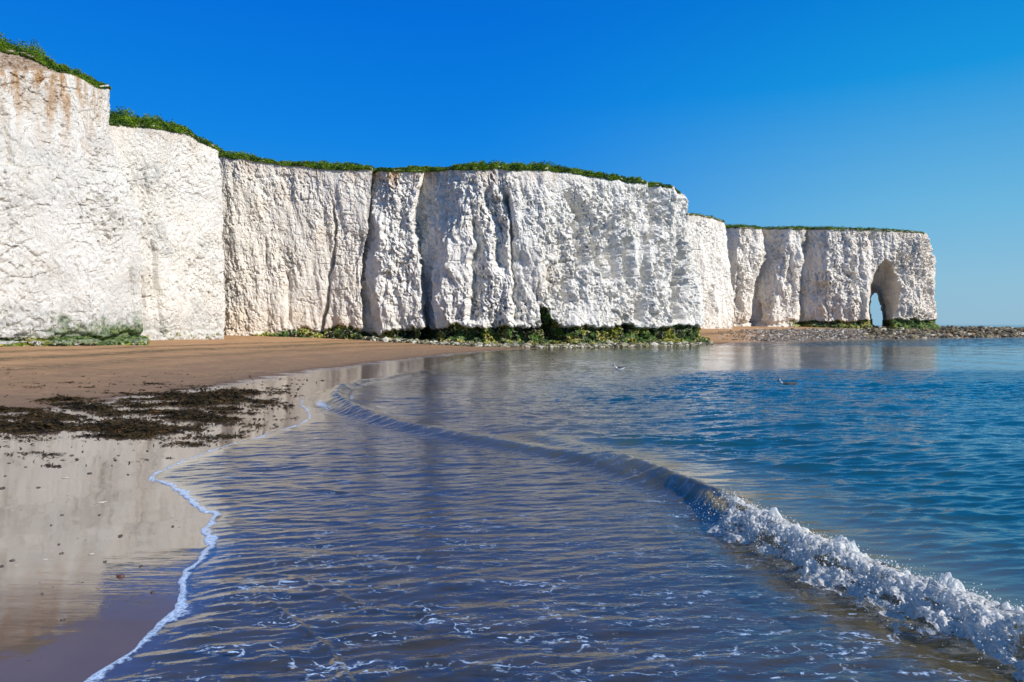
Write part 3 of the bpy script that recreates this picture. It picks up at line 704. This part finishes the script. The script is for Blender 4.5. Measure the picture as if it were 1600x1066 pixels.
def attr_e(PX, PY, X, Y, Z, top, al):
    n = perlin(X / 2.5, Y / 2.5, Z / 3, 241)
    return Z0(Z), 0.25 + 0.3 * sstep(0, .6, n) + 0.3 * sstep(5, 2, Z), 0.5 * sstep(1.5, 0, top - Z), 0.2 * sstep(.2, .6, n), 0.7 * sstep(.4, .1, top - Z), Z0(Z)
TOP['e'] = build_cliff('chalk_cliff', [
    [(1000, 509, 112), (1000, 334, 112)],
    [(1075, 509, 109), (1075, 333, 109)],
    [(1105, 509, 111), (1103, 337, 111)],
    [(1142, 509, 114.5), (1144, 460, 114.5), (1138, 420, 114.5), (1135, 375, 114.5), (1131, 345, 114.5)],
    [(1140, 509, 121), (1139, 440, 121), (1130, 350, 121)],
    [(1080, 509, 132), (1070, 350, 132)]],
    'narrow strip of chalk cliff beyond the middle headland, above the distant sand', 0.15, 43, rough=0.9, macro=0.5, attr_fn=attr_e,
    notches=[([(455, 1108, 1114), (505, 1108, 1116)], 1.0), ([(470, 1095, 1100), (505, 1095, 1101)], .6)])

# far promontory with the natural arch
FB = 127.0
AXc, AZc = 1378.0, 515.0
def arch_q(PX, PY):
    """>0 outside the recess, 0 on its rim, -1 at the through hole"""
    up = np.clip((515 - PY), 0, None)
    w_l = np.interp(up, [0, 40, 70, 95, 110], [1360, 1352, 1357, 1368, 1384])
    w_r = np.interp(up, [0, 30, 60, 85, 100, 110], [1394, 1405, 1408, 1405, 1396, 1387])
    h_l = np.interp(up, [0, 8, 38, 52, 60], [1366, 1362, 1353.5, 1358, 1363])
    h_r = np.interp(up, [0, 30, 45, 55, 60], [1379, 1379, 1375, 1371, 1368])
    return w_l, w_r, h_l, h_r
def hook_f(PX, PY, X, Y, Z, d, top):
    w_l, w_r, h_l, h_r = arch_q(PX, PY)
    up = 515 - PY
    c = np.where(up < 60, (h_l + h_r) / 2, 0.55 * w_l + 0.45 * w_r)
    # fraction of the way from the rim (0) to the hole (1)
    tl = (PX - w_l) / np.maximum(h_l - w_l, 2.5); tr_ = (w_r - PX) / np.maximum(w_r - h_r, 2.5)
    tv = (110 - up) / 50.0
    t = np.minimum(np.minimum(tl, tr_), tv)
    t = np.where((up < 112) & (Y < FB + 4), t, -1)
    deep = 7.0 * np.clip(t, 0, 1) ** 0.8
    return np.where(t > 0, d * 0.8 - deep, d), np.where(t > 0, deep * 0.5, 0)
def attr_f(PX, PY, X, Y, Z, top, al):
    n = perlin(X / 2.5, Y / 2.5, Z / 3, 251)
    warm = 0.42 + 0.35 * sstep(0, .6, n) + 0.3 * sstep(1300, 1400, PX) + 0.35 * sstep(6, 2, Z)
    w_l, w_r, h_l, h_r = arch_q(PX, PY)
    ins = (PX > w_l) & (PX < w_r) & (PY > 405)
    warm = np.where(ins, 1.0, warm)  # full ochre across the arch recess paints in its warm, bounce-lit shade
    al = al * sstep(1215, 1260, PX)
    moss = 0.75 * sstep(3.9, 2.4, Z + .4 * n) * sstep(1375, 1400, PX)
    return al, np.clip(warm, 0, 1), 0.4 * sstep(2.0, 0, top - Z), 0.15 * sstep(.2, .6, n), 0.6 * sstep(.35, .1, top - Z), moss
FB = 127.0
def holes_f(V, Q, at, PX, PY):
    """the front is opened at the arch and a tunnel is carried through to the back"""
    px = PX.ravel(); py = PY.ravel()
    w_l, w_r, h_l, h_r = arch_q(px, py)
    up = 515 - py
    opn = (px > h_l) & (px < h_r) & (up < 60) & (px > 1330) & (px < 1420) & (V[:, 1] < FB + 16)
    front = (np.arange(len(V)) < len(V) * FRONT_FRAC[0])
    cut = opn & front
    V = V.copy()
    back = opn & ~front
    keep = ~(cut[Q].all(1)) & ~(back[Q].all(1))
    return compact(V, Q[keep], at)
FRONT_FRAC = [0.0]
def far_cols():
    L = [
    [(1090, 509, 140), (1090, 355, 140)],
    [(1128, 509, 136), (1130, 354, 136)],
    [(1139, 509, 128.5), (1156, 355, 128.5)],
    [(1158, 510, 128.2), (1186, 356, 128.4)],
    [(1168, 510, 128.5), (1178, 440, 128.6), (1190, 400, 128.6), (1187, 356, 128.6)],
    [(1172, 510, 131.7), (1182, 440, 131.7), (1194, 400, 131.7), (1191, 356, 131.7)],
    [(1208, 511, 127.0), (1236, 357, 127.6)],
    [(1244, 511, 126.8), (1246, 440, 127), (1256, 357, 127.4)],
    [(1249, 511, 130.3), (1251, 440, 130.3), (1261, 357, 130.3)],
    [(1288, 512, 126.6), (1293, 440, 126.0), (1292, 357, 126.4)],
    [(1330, 512, 125.6), (1330, 358, 126)],
    [(1352, 513, 125.4), (1352, 358, 125.8)],
    [(1400, 513, 125.2), (1400, 360, 125.6)],
    [(1440, 513, 125.4), (1436, 362, 125.8)],
    [(1463, 513, 127.4), (1461, 450, 127.4), (1457, 400, 127.5), (1453, 375, 127.6), (1449, 366, 127.8)]]
    nfront = len(L)
    L += [[(1452, 512, 133), (1449, 450, 133), (1443, 368, 133)],
          [(1420, 512, 136.5), (1412, 368, 136.5)],
          [(1378, 512, 137), (1378, 366, 137)],
          [(1330, 512, 138), (1330, 364, 138)],
          [(1240, 512, 146), (1240, 362, 146)]]
    return L, nfront
fc, nf = far_cols()
_m = np.array([pt(*c[len(c) // 2])[:2] for c in fc]); _s = np.concatenate([[0], np.cumsum(np.linalg.norm(np.diff(_m, axis=0), axis=1))])
FRONT_FRAC[0] = float(_s[nf] / _s[-1])
TOP['f'] = build_cliff('chalk_cliff', fc, 'far chalk promontory pierced by a tall natural arch, standing on a rocky shore', 0.14, 53, rough=1.3, macro=1.1,
    notches=[([(425, 1322, 1336), (442, 1326, 1340), (452, 1330, 1338)], 2.4), ([(380, 1328, 1338), (425, 1330, 1341)], .9), ([(470, 1180, 1190), (505, 1176, 1196)], 1.6),
             ([(440, 1270, 1300), (505, 1255, 1335)], 1.6), ([(370, 1318, 1326), (410, 1320, 1328)], .8), ([(395, 1234, 1246), (450, 1226, 1240)], 1.0), ([(410, 1395, 1412), (470, 1398, 1416), (500, 1398, 1412)], 1.5)],
    base=(lambda PX: 2.7 + 0.2 * sstep(1300, 1400, PX), 0.5, 0.5, 1.9), attr_fn=attr_f, hook=hook_f, holes=holes_f)

def build_tunnel():
    """rock lining of the arch between its front and back openings"""
    ys = [515 + 14, 510, 495, 475, 463, 457, 455, 457, 463, 475, 495, 510, 515 + 14]
    n = len(ys); L = []
    k = 0
    outl = []
    for i in range(7):
        up = 515 - ys[i]; outl.append((np.interp(up, [0, 8, 38, 52, 60], [1366, 1362, 1353.5, 1358, 1363]), ys[i]))
    for i in range(7, n):
        up = 515 - ys[i]; outl.append((np.interp(up, [0, 30, 45, 55, 60], [1379, 1379, 1375, 1371, 1368]), ys[i]))
    outl = np.array(outl)
    seg = np.concatenate([[0], np.cumsum(np.linalg.norm(np.diff(outl, axis=0), axis=1))])
    u = np.linspace(0, seg[-1], 150); ox = np.interp(u, seg, outl[:, 0]); oy = np.interp(u, seg, outl[:, 1])
    cx, cy = 1369, 492
    dep = np.linspace(0, 1, 60)
    OX, DD = np.meshgrid(ox, dep, indexing='ij'); OY, _ = np.meshgrid(oy, dep, indexing='ij')
    g = 1 + 0.07 + 0.16 * (4 * (DD - .5) ** 2)
    Yd = 130.6 + DD * 8.0
    ang = np.arctan2(OY - cy, OX - cx)
    nz = 1 + 0.10 * fbm(np.cos(ang) * 2, np.sin(ang) * 2, DD * 3, 4, 301) * g
    PXg = cx + (OX - cx) * g * nz; PYg = cy + (OY - cy) * g * nz
    Xw = (PXg - 800) / F * 132.0 + (Yd - 132.0) * 0.515; Zw = H + (HZ - PYg) / F * 132.0
    V = np.stack([Xw, Yd, Zw], -1).reshape(-1, 3)
    z = np.zeros(len(V)); al = sstep(3.0, 2.0, Zw).ravel()
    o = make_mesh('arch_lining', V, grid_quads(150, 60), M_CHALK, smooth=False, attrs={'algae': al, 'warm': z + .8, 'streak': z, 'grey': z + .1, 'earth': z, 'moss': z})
    tag(o, 'shaded rock lining inside the natural arch', kind='structure')
build_tunnel()

# ------------------------------------------------------------------ clifftop land and its greenery
def interp_px(pts):
    a = np.array(pts, float)
    return lambda px: np.interp(px, a[:, 0], a[:, 1])
MOUND = {'a': interp_px([(-200, 2.2), (0, 1.75), (60, 1.55), (100, 1.2), (150, .65), (172, .15)]),
         'b': interp_px([(150, 2.0), (180, 1.9), (240, 1.5), (300, .95), (345, .7)]),
         'c': interp_px([(340, .8), (380, .95), (430, .45), (500, .8), (580, .6)]),
         'd': interp_px([(560, .35), (640, .45), (700, .45), (740, 1.0), (830, .95), (900, .8), (1000, .75), (1040, .35), (1060, .05), (1075, 0)]),
         'e': interp_px([(1070, .3), (1140, .4)]), 'f': interp_px([(1130, .7), (1200, .6), (1300, .75), (1380, .6), (1430, .35), (1446, .0), (1460, 0)])}
BACK = {'a': [(-70, 120), (-110, 40), (-60, 5)], 'b': [(-60, 110), (-90, 60), (-60, 50)], 'c': [(-15, 130), (-70, 130), (-60, 75)],
        'd': [(10, 130), (-50, 130)], 'e': [(10, 140)], 'f': []}
GV, GF, nvt = [], [], 0
LV, LF, nlt = [], [], 0
for key, edge in TOP.items():
    e = edge[::6]
    poly = [tuple(p[:2]) for p in e] + BACK[key]
    ex, ey, ez = e[:, 0], e[:, 1], e[:, 2]
    rng_x = (min(p[0] for p in poly), max(p[0] for p in poly)); rng_y = (min(p[1] for p in poly), max(p[1] for p in poly))
    def top_z(x, y):
        zz = np.zeros(x.shape); dd = np.zeros(x.shape)
        for i0 in range(0, len(x), 20000):
            a = x[i0:i0 + 20000]; b = y[i0:i0 + 20000]
            D = (a[:, None] - ex[None]) ** 2 + (b[:, None] - ey[None]) ** 2
            W = 1.0 / (D + 0.15) ** 2
            zz[i0:i0 + 20000] = (W * ez[None]).sum(1) / W.sum(1); dd[i0:i0 + 20000] = np.sqrt(D.min(1))
        return zz, dd
    def mound(x, y, dd, k=key):
        px = 800 + x / np.maximum(y, 5) * F
        m = MOUND[k](px)
        return m * sstep(0.0, 1.3, dd) * (0.72 + 0.55 * fbm(x / 1.8, y / 1.8, 0, 3, 401)) + 0.02
    sp = 0.45
    gx = np.arange(rng_x[0] - sp, rng_x[1] + 2 * sp, sp); gy = np.arange(rng_y[0] - sp, rng_y[1] + 2 * sp, sp)
    XX, YY = np.meshgrid(gx, gy, indexing='ij'); x = XX.ravel(); y = YY.ravel()
    sd = signed(x, y, poly)
    zz, dd = top_z(x, y)
    z = zz - 0.10 + mound(x, y, np.where(sd > 0, dd, 0)) * 0.75
    Q = grid_quads(*XX.shape)
    keep = (sd[Q] > 0.0).all(1)
    V, Q2, _ = compact(np.stack([x, y, z], -1), Q[keep], {})
    GV.append(V); GF.append(Q2 + nvt); nvt += len(V)
    # leafy clumps along the rim
    nseg = int(len(edge)); L = np.linalg.norm(np.diff(edge[:, :2], axis=0), axis=1).sum()
    dist = edge[:, 1].mean()
    dens = 4200 if dist < 62 else (1900 if dist < 80 else 500)
    nl = int(L * dens)
    idx = R.randint(0, nseg, nl); t1 = R.rand(nl) ** 1.5 * 3.2 - 0.12
    ang = R.uniform(0, 2 * math.pi, nl)
    lx = edge[idx, 0] + np.cos(ang) * np.abs(t1); ly = edge[idx, 1] + np.sin(ang) * np.abs(t1)
    pxl = 800 + lx / np.maximum(ly, 5) * F
    ok = (pxl > -120) & (pxl < 1720); lx, ly = lx[ok], ly[ok]
    sdl = signed(lx, ly, poly)
    lzz, ldd = top_z(lx, ly)
    m = mound(lx, ly, np.where(sdl > 0, ldd, 0))
    mh = MOUND[key](800 + lx / np.maximum(ly, 5) * F)
    ok = (sdl > -0.16) & (mh > 0.04); lx, ly, lzz, m, mh, sdl = (a[ok] for a in (lx, ly, lzz, m, mh, sdl))
    lump = sstep(-0.3, 0.4, fbm(lx / .7, ly / .7, 0, 3, 411))
    lz = lzz - 0.10 + m * 0.8 + R.rand(len(lx)) ** 1.3 * (0.10 + 0.42 * lump * np.clip(mh, .15, 1.2)) - 0.15 * (sdl < 0)
    n = len(lx); s = R.uniform(.025, .075, n) * (1.0 if dist < 62 else 1.6)
    a = R.normal(size=(n, 3)); a /= np.linalg.norm(a, axis=1)[:, None]; b = np.cross(a, R.normal(size=(n, 3))); b /= np.linalg.norm(b, axis=1)[:, None]
    c0 = np.stack([lx, ly, lz], -1)
    a = a * np.array([1, 1, 0.8]); 
    q = np.stack([c0 - a * s[:, None], c0 + b * s[:, None] * .5, c0 + a * s[:, None], c0 - b * s[:, None] * .5], 1).reshape(-1, 3)
    LV.append(q); LF.append(np.arange(n * 4).reshape(n, 4) + nlt); nlt += n * 4
o = make_mesh('clifftop', np.concatenate(GV), np.concatenate(GF), M_GRASS, smooth=True)
tag(o, 'grassy land on top of the cliffs', kind='structure')
o = make_mesh('clifftop_greenery', np.concatenate(LV), np.concatenate(LF), M_GRASS, smooth=False)
tag(o, 'low green scrub and grass growing along the rim of the cliffs', 'scrub', kind='stuff')

# ------------------------------------------------------------------ rocks, shingle, seaweed
def scatter_rocks(pts, sizes, name, mat, label, cat, flat=0.6):
    iv, if_ = icos(1); n = len(pts)
    rot = R.uniform(0, 2 * math.pi, n); c, s = np.cos(rot), np.sin(rot)
    jit = 1 + 0.22 * R.normal(size=(n, len(iv), 1)); v = iv[None] * jit * (np.stack([R.uniform(.7, 1.4, n), R.uniform(.6, 1.0, n), R.uniform(.4, .85, n) * flat / .6], -1) * sizes[:, None])[:, None]
    x = v[..., 0] * c[:, None] - v[..., 1] * s[:, None]; y = v[..., 0] * s[:, None] + v[..., 1] * c[:, None]
    V = np.stack([x, y, v[..., 2]], -1) + pts[:, None]
    Fc = if_[None] + (np.arange(n) * len(iv))[:, None, None]
    o = make_mesh(name, V.reshape(-1, 3), Fc.reshape(-1, 3), mat, smooth=False)
    return tag(o, label, cat, kind='stuff')

M_SHING = mat_rock('shingle', [(0, C(0.62, 0.60, 0.55)), (0.16, C(0.16, 0.14, 0.12)), (0.5, C(0.055, 0.055, 0.06)), (0.82, C(0.27, 0.20, 0.13))])
M_REEF = mat_rock('reef_rock', [(0, C(0.13, 0.10, 0.055)), (0.35, C(0.055, 0.05, 0.03)), (0.7, C(0.24, 0.19, 0.10)), (0.9, C(0.5, 0.45, 0.34))])
M_RUB = mat_rock('weedy_rubble', [(0, C(0.58, 0.56, 0.48)), (0.17, C(0.035, 0.04, 0.02)), (0.55, C(0.16, 0.15, 0.06)), (0.78, C(0.34, 0.31, 0.22))])

# cobbles from the far sand to the foot of the arch
n = 24000
px = R.uniform(1120, 1480, n); Y = R.uniform(92, 130, n); x = (px - 800) / F * Y
d = shore(x, Y); m = (d > -0.5) & (d < 13) & (R.rand(n) < sstep(1125, 1290, px) * .9 + .06)
x, Y = x[m], Y[m]; z = ground_z(x, Y) + 0.02
scatter_rocks(np.stack([x, Y, z], -1), R.gamma(3, 0.028, len(x)) + 0.045, 'shingle', M_SHING, 'grey and white cobbles strewn below the arch', 'shingle')
n = 26000
x = R.uniform(55, 250, n); Y = R.uniform(105, 196, n); d = shore(x, Y)
m = (d > -0.8) & (x / Y > 0.50) & (d < 14); x, Y, d = x[m], Y[m], d[m]
z = ground_z(x, Y, d) + 0.05 + 0.25 * R.rand(len(x)) * sstep(0, 5, d)
scatter_rocks(np.stack([x, Y, z], -1), R.gamma(3, 0.07, len(x)) + 0.12, 'reef_rocks', M_REEF, 'dark weedy rocks running out to sea beyond the arch', 'rocks')
# rubble along the foot of the middle headland
n = 9000
px = R.uniform(560, 1112, n); base_y = np.interp(px, [560, 600, 700, 800, 850, 950, 1040, 1112], [73, 70, 68, 67.2, 67.2, 69.6, 72.6, 76])
off = R.rand(n) ** 1.4 * 2.0 * np.interp(px, [560, 680, 860, 1112], [.4, .6, 1.0, 1.1]); Y = base_y - off + .5; x = (px - 800) / F * Y
z = ground_z(x, Y) + np.maximum(0.25 * (1 - off / 2), 0) * R.rand(n)
scatter_rocks(np.stack([x, Y, np.maximum(z, -.1)], -1), R.gamma(1.5, 0.05, n) + 0.04, 'weedy_rubble', M_RUB, 'pale and weed-covered rubble at the foot of the middle headland', 'rubble')

def build_seaweed():
    n = 520000
    px = R.uniform(-80, 530, n); py = R.uniform(586, 720, n); zz = 0.12
    Y = (H - zz) * F / (py - HZ); x = (px - 800) / F * Y
    band = np.exp(-((py - (655 - (px - 150) * .035)) / 17) ** 2) * sstep(440, 250, px) + 0.72 * np.exp(-((py - (632 - px * .04)) / 12) ** 2) * sstep(470, 330, px) * sstep(20, 130, px) \
        + 0.55 * np.exp(-((py - 622) / 22) ** 2) * sstep(230, 300, px) * sstep(520, 430, px) + .40 * np.exp(-((py - 672) / 10) ** 2) * sstep(470, 380, px) + 0.10
    nz = 0.55 * fbm(x * .30, Y * .45, 0, 3, 501, .6) + 1.25 * fbm(x * .75, Y * 1.15, 0, 6, 502, .62)
    dens = band * 0.60 + 0.85 * nz
    m = R.rand(n) < sstep(0.52, 0.95, dens) * 0.8 + 0.08 * sstep(.12, .6, dens) ** 2 + 0.0008
    m &= shore(x, Y) > 0.15
    x, Y, dens = x[m], Y[m], dens[m]; n = len(x)
    z = ground_z(x, Y) + 0.008 + R.rand(n) ** 1.6 * 0.13 * sstep(.6, 1.1, dens) * (0.4 + sstep(-.2, .5, fbm(x * 3, Y * 3, 0, 3, 511)))
    L = R.uniform(.015, .075, n) * np.clip(Y / 15, .8, 1.5); a = R.uniform(0, 2 * math.pi, n)
    dx, dy = np.cos(a) * L, np.sin(a) * L; wx, wy = -np.sin(a) * L * .2, np.cos(a) * L * .2
    t1 = R.normal(0, .3, n) * L; t2 = R.normal(0, .4, n) * L * .3
    c = np.stack([x, Y, z], -1)
    A = np.stack([dx, dy, t1], -1); B = np.stack([wx, wy, t2], -1)
    V = np.stack([c - A, c + B, c + A, c - B + np.array([0, 0, .004])], 1).reshape(-1, 3)
    o = make_mesh('seaweed', V, np.arange(n * 4).reshape(n, 4), M_WEED, smooth=False)
    tag(o, 'dark brown seaweed washed up in ragged drifts on the wet sand', 'seaweed', kind='stuff')
build_seaweed()

# ------------------------------------------------------------------ pebbles on the wet sand
M_PEB = mat_plain('dark_pebble', C(0.035, 0.032, 0.03), .35, C(0.09, 0.07, 0.05), 60)
M_PEBR = mat_plain('red_pebble', C(0.16, 0.05, 0.035), .35, C(0.08, 0.04, 0.03), 60)
M_SHELL = mat_plain('shell', C(0.62, 0.58, 0.50), .4, C(0.35, 0.3, 0.25), 50)
def pebble(px, py, r, mat, label, group=None, name='pebble', cat='pebble', flat=.5, stretch=1.3):
    Y = 2420.0 / (py - HZ); x = (px - 800) / F * Y
    for _ in range(3):
        z = float(ground_z(np.array([x]), np.array([Y]))[0]); Y = (H - z) * F / (py - HZ); x = (px - 800) / F * Y
    iv, if_ = icos(2); rs = np.random.RandomState(int(px * 7 + py))
    o3 = rs.uniform(0, 9)
    k = 1 + 0.35 * perlin(iv[:, 0] * 1.3 + o3, iv[:, 1] * 1.3, iv[:, 2] * 1.3, 601)
    v = iv * k[:, None] * np.array([r * stretch, r * .8, r * flat])
    a = rs.uniform(0, 3.1); v = np.stack([v[:, 0] * math.cos(a) - v[:, 1] * math.sin(a), v[:, 0] * math.sin(a) + v[:, 1] * math.cos(a), v[:, 2]], -1)
    o = make_mesh(name, v, if_, mat); o.location = (x, Y, z + r * flat * .35)
    return tag(o, label, cat, group)
PG = 'dark pebbles scattered on the wet sand'
pebble(188, 901, .030, M_PEBR, 'reddish pebble on the wet sand, largest of those near the foam edge')
pebble(143, 866, .022, M_SHELL, 'pale broken shell lying on the mirror-like wet sand', name='shell', cat='shell', flat=.3)
pebble(96, 865, .016, M_PEB, 'small dark pebble just left of the broken shell on the wet sand', PG)
pebble(188, 838, .024, M_PEB, 'dark flat pebble above the broken shell, in the middle of the wet sand', PG)
pebble(270, 823, .018, M_PEB, 'dark pebble on the wet sand near the bend of the foam edge', PG)
pebble(160, 785, .030, M_SHELL, 'long pale shell lying flat on the wet sand below the seaweed', name='shell', cat='shell', flat=.22, stretch=2.0)
pebble(102, 747, .035, M_SHELL, 'bleached shell on the wet sand closest to the seaweed', name='shell', cat='shell', flat=.25, stretch=1.6)
pebble(220, 885, .017, M_PEB, 'small dark pebble right of the reddish one, beside the foam', PG)
pebble(66, 928, .012, M_PEB, 'small pebble low on the left of the wet sand', PG)
pebble(98, 969, .014, M_PEB, 'dark pebble nearest the camera on the wet sand', PG)
for (a, b) in ((8, 744), (4, 763), (97, 805), (155, 805), (80, 821), (92, 851), (3, 885), (30, 714), (75, 726), (140, 740), (175, 728), (60, 762), (200, 742), (120, 718), (164, 878), (19, 876), (238, 926),
               (112, 712), (52, 706), (262, 716), (40, 730), (230, 705), (185, 712), (14, 724)):
    pebble(a, b, R.uniform(.012, .022) * (1.35 if b < 770 else .85), M_PEB, 'tiny dark pebble speckling the wet sand between seaweed and foam', PG)

# ------------------------------------------------------------------ gulls
def mat_gull(dark=False):
    t = NT('gull_feathers')
    c = t.n('ShaderNodeTexCoord').outputs['Object']
    s = t.n('ShaderNodeSeparateXYZ', {0: c})
    x, z = s.outputs[0], s.outputs[2]
    tail = t.math('GREATER_THAN', x, 0.165)
    col = t.mix(t.mapr(t.math('ADD', z, t.math('MULTIPLY', x, -0.10)), 0.035, 0.045), C(0.72, 0.74, 0.76), C(0.75, 0.76, 0.78))
    col = t.mix(t.math('MULTIPLY', tail, 0.85), col, C(0.03, 0.03, 0.035))
    if dark: col = t.mix(t.math('GREATER_THAN', t.math('ADD', x, t.math('MULTIPLY', z, -0.25)), -0.138), col, C(0.035, 0.033, 0.030))
    face = t.math('LESS_THAN', x, -0.186)
    col = t.mix(face, col, C(0.035, 0.025, 0.025))
    return t.done(t.n('ShaderNodeBsdfPrincipled', {'Base Color': col, 'Roughness': 0.6}).outputs[0])
M_GULL = mat_gull(); M_GULL_DARK = mat_gull(True); M_WING = mat_plain('gull_wing', C(0.06, 0.065, 0.075), .55, C(0.035, 0.035, 0.04), 30); M_BEAK = mat_plain('gull_beak', C(0.05, 0.02, 0.015), .35)
M_WING2 = mat_plain('gull_wing_brown', C(0.03, 0.03, 0.028), .6, C(0.06, 0.055, 0.05), 25)

def loft(rings, n=16):
    """rings: (x, y, z, tangent angle, half width, half height); returns verts, faces with closed ends"""
    V = []; 
    for (x, y, z, ta, w, h) in rings:
        for k in range(n):
            a = 2 * math.pi * k / n
            dz = math.sin(a) * h; V.append((x - math.sin(ta) * dz, y + math.cos(a) * w, z + math.cos(ta) * dz))
    V = np.array(V); Q = []
    for i in range(len(rings) - 1):
        for k in range(n): Q.append((i * n + k, i * n + (k + 1) % n, (i + 1) * n + (k + 1) % n, (i + 1) * n + k))
    return V, np.array(Q)
def make_gull(label, wingmat, bodymat):
    root = bpy.data.objects.new('gull', None); COL.objects.link(root); tag(root, label, 'gull', 'gulls swimming on the bay')
    spine = [(.235, 0, .082, 0, .004, .002), (.205, 0, .074, 0, .022, .008), (.15, 0, .050, -.15, .040, .024), (.09, 0, .026, -.1, .064, .045), (.02, 0, .014, 0, .076, .056), (-.05, 0, .014, .1, .072, .056),
             (-.10, 0, .028, .45, .054, .046), (-.128, 0, .056, .9, .042, .038), (-.136, 0, .088, 1.1, .034, .032), (-.144, 0, .118, .7, .034, .034), (-.164, 0, .136, .2, .036, .036), (-.188, 0, .136, 0, .030, .029), (-.207, 0, .128, 0, .016, .016), (-.213, 0, .125, 0, .004, .004)]
    V, Q = loft(spine)
    b = make_mesh('body', V, Q, bodymat, root)
    sub = b.modifiers.new('s', 'SUBSURF'); sub.levels = 1; sub.render_levels = 1
    V, Q = loft([(-.206, 0, .125, 0, .0105, .0095), (-.230, 0, .121, 0, .007, .006), (-.248, 0, .115, 0, .003, .0035), (-.251, 0, .111, 0, .0006, .0006)], 10)
    make_mesh('beak', V, Q, M_BEAK, root)
    for s in (-1, 1):
        V, Q = loft([(-.085, s * .050, .050, 0, .006, .012), (-.04, s * .068, .050, 0, .012, .032), (.03, s * .070, .052, -.05, .013, .036), (.10, s * .056, .060, -.12, .012, .026), (.17, s * .034, .078, -.2, .009, .014), (.225, s * .018, .095, -.25, .005, .007), (.262, s * .006, .106, -.25, .001, .002)], 12)
        w = make_mesh('wing', V, Q, wingmat, root)
        iv, if_ = icos(1)
        make_mesh('eye', iv * .005 + np.array([-.182, s * .0295, .142]), if_, M_BEAK, root)
    return root
for (px, py, sc, rot, lab, wm) in ((968, 577, 1.55, .12, 'white-breasted gull with a raised dark tail floating on the pale cliff reflection', M_WING),
                                   (1230, 603, 1.5, -.10, 'brown-backed gull with a white neck swimming on open blue water', M_WING2)):
    g = make_gull(lab, wm, M_GULL if wm is M_WING else M_GULL_DARK); Y = 2420.0 / (py - HZ)
    g.location = ((px - 800) / F * Y, Y, 0.0); g.scale = (sc, sc, sc); g.rotation_euler = (0, 0, rot)

# ------------------------------------------------------------------ light, sky, camera
SUN_AZ = 53.0     # degrees to the right of straight behind the camera
SUN_EL = 33.0
a, e = math.radians(SUN_AZ), math.radians(SUN_EL)
to_sun = Vector((math.sin(a) * math.cos(e), -math.cos(a) * math.cos(e), math.sin(e)))
sun = bpy.data.lights.new('sun', 'SUN'); sun.energy = 4.9; sun.angle = math.radians(0.53); sun.color = (1.0, 0.95, 0.88)
so = bpy.data.objects.new('sun', sun); COL.objects.link(so); so.rotation_euler = to_sun.to_track_quat('Z', 'Y').to_euler(); so.location = (30, -40, 60)

w = bpy.data.worlds.new('World'); SC.world = w; w.use_nodes = True
nt = w.node_tree; nt.nodes.clear()
sky = nt.nodes.new('ShaderNodeTexSky'); sky.sky_type = 'NISHITA'; sky.sun_disc = False
sky.sun_elevation = e; sky.sun_rotation = math.atan2(to_sun.x, to_sun.y)
sky.air_density = 1.0; sky.dust_density = 0.2; sky.ozone_density = 3.0; sky.altitude = 0
hs = nt.nodes.new('ShaderNodeHueSaturation'); hs.inputs['Saturation'].default_value = 1.4
BG = 0.12
tc = nt.nodes.new('ShaderNodeTexCoord'); sx = nt.nodes.new('ShaderNodeSeparateXYZ'); nt.links.new(tc.outputs['Generated'], sx.inputs[0])
def ramp(cols):
    r = nt.nodes.new('ShaderNodeValToRGB'); el = r.color_ramp.elements
    while len(el) < len(cols): el.new(0.5)
    for q, (po, c) in zip(el, cols): q.position = po; q.color = (c[0], c[1], c[2], 1)
    nt.links.new(sx.outputs[2], r.inputs[0]); return r
west = ramp([(0, (.06, .30, .64)), (.10, (.012, .25, .69)), (.25, (.0, .20, .70)), (.40, (.0, .145, .65)), (.56, (.005, .13, .47)), (1, (.04, .12, .26))])
east = ramp([(0, (.24, .44, .60)), (.05, (.23, .46, .63)), (.14, (.14, .43, .67)), (.30, (.006, .28, .68)), (.44, (.0, .175, .60)), (.58, (.005, .13, .45)), (1, (.04, .12, .26))])
az = nt.nodes.new('ShaderNodeMapRange'); az.inputs['From Min'].default_value = -0.1; az.inputs['From Max'].default_value = 0.58; az.interpolation_type = 'SMOOTHSTEP'
nt.links.new(sx.outputs[0], az.inputs['Value'])
def mixn(f, a_, b_, op='MIX'):
    m_ = nt.nodes.new('ShaderNodeMix'); m_.data_type = 'RGBA'; m_.blend_type = op
    for sock, v in ((m_.inputs[0], f), (m_.inputs[6], a_), (m_.inputs[7], b_)):
        if isinstance(v, bpy.types.NodeSocket): nt.links.new(v, sock)
        else: sock.default_value = v
    return m_.outputs[2]
clear = mixn(az.outputs[0], west.outputs[0], east.outputs[0])
clear = mixn(1.0, clear, (.955 / BG, .955 / BG, .955 / BG, 1), 'MULTIPLY')
bg = nt.nodes.new('ShaderNodeBackground'); bg.inputs['Strength'].default_value = BG
out = nt.nodes.new('ShaderNodeOutputWorld')
nt.links.new(sky.outputs[0], hs.inputs['Color'])
nt.links.new(mixn(0.93, hs.outputs[0], clear), bg.inputs[0]); nt.links.new(bg.outputs[0], out.inputs[0])

cam = bpy.data.cameras.new('camera'); cam.sensor_width = 36; cam.lens = 36 * F / 1600.0; cam.shift_y = -(533 - HZ) / 1600.0
cam.clip_start = 0.1; cam.clip_end = 40000
co = bpy.data.objects.new('camera', cam); COL.objects.link(co); co.location = (0, 0, H); co.rotation_euler = (math.radians(90), 0, 0)
SC.camera = co
SC.view_settings.view_transform = 'Standard'; SC.view_settings.look = 'None'; SC.view_settings.exposure = 0.2; SC.view_settings.gamma = 1.0
SC.cycles.max_bounces = 8; SC.cycles.transparent_max_bounces = 16; SC.cycles.caustics_reflective = False; SC.cycles.caustics_refractive = False
SC.cycles.use_denoising = True
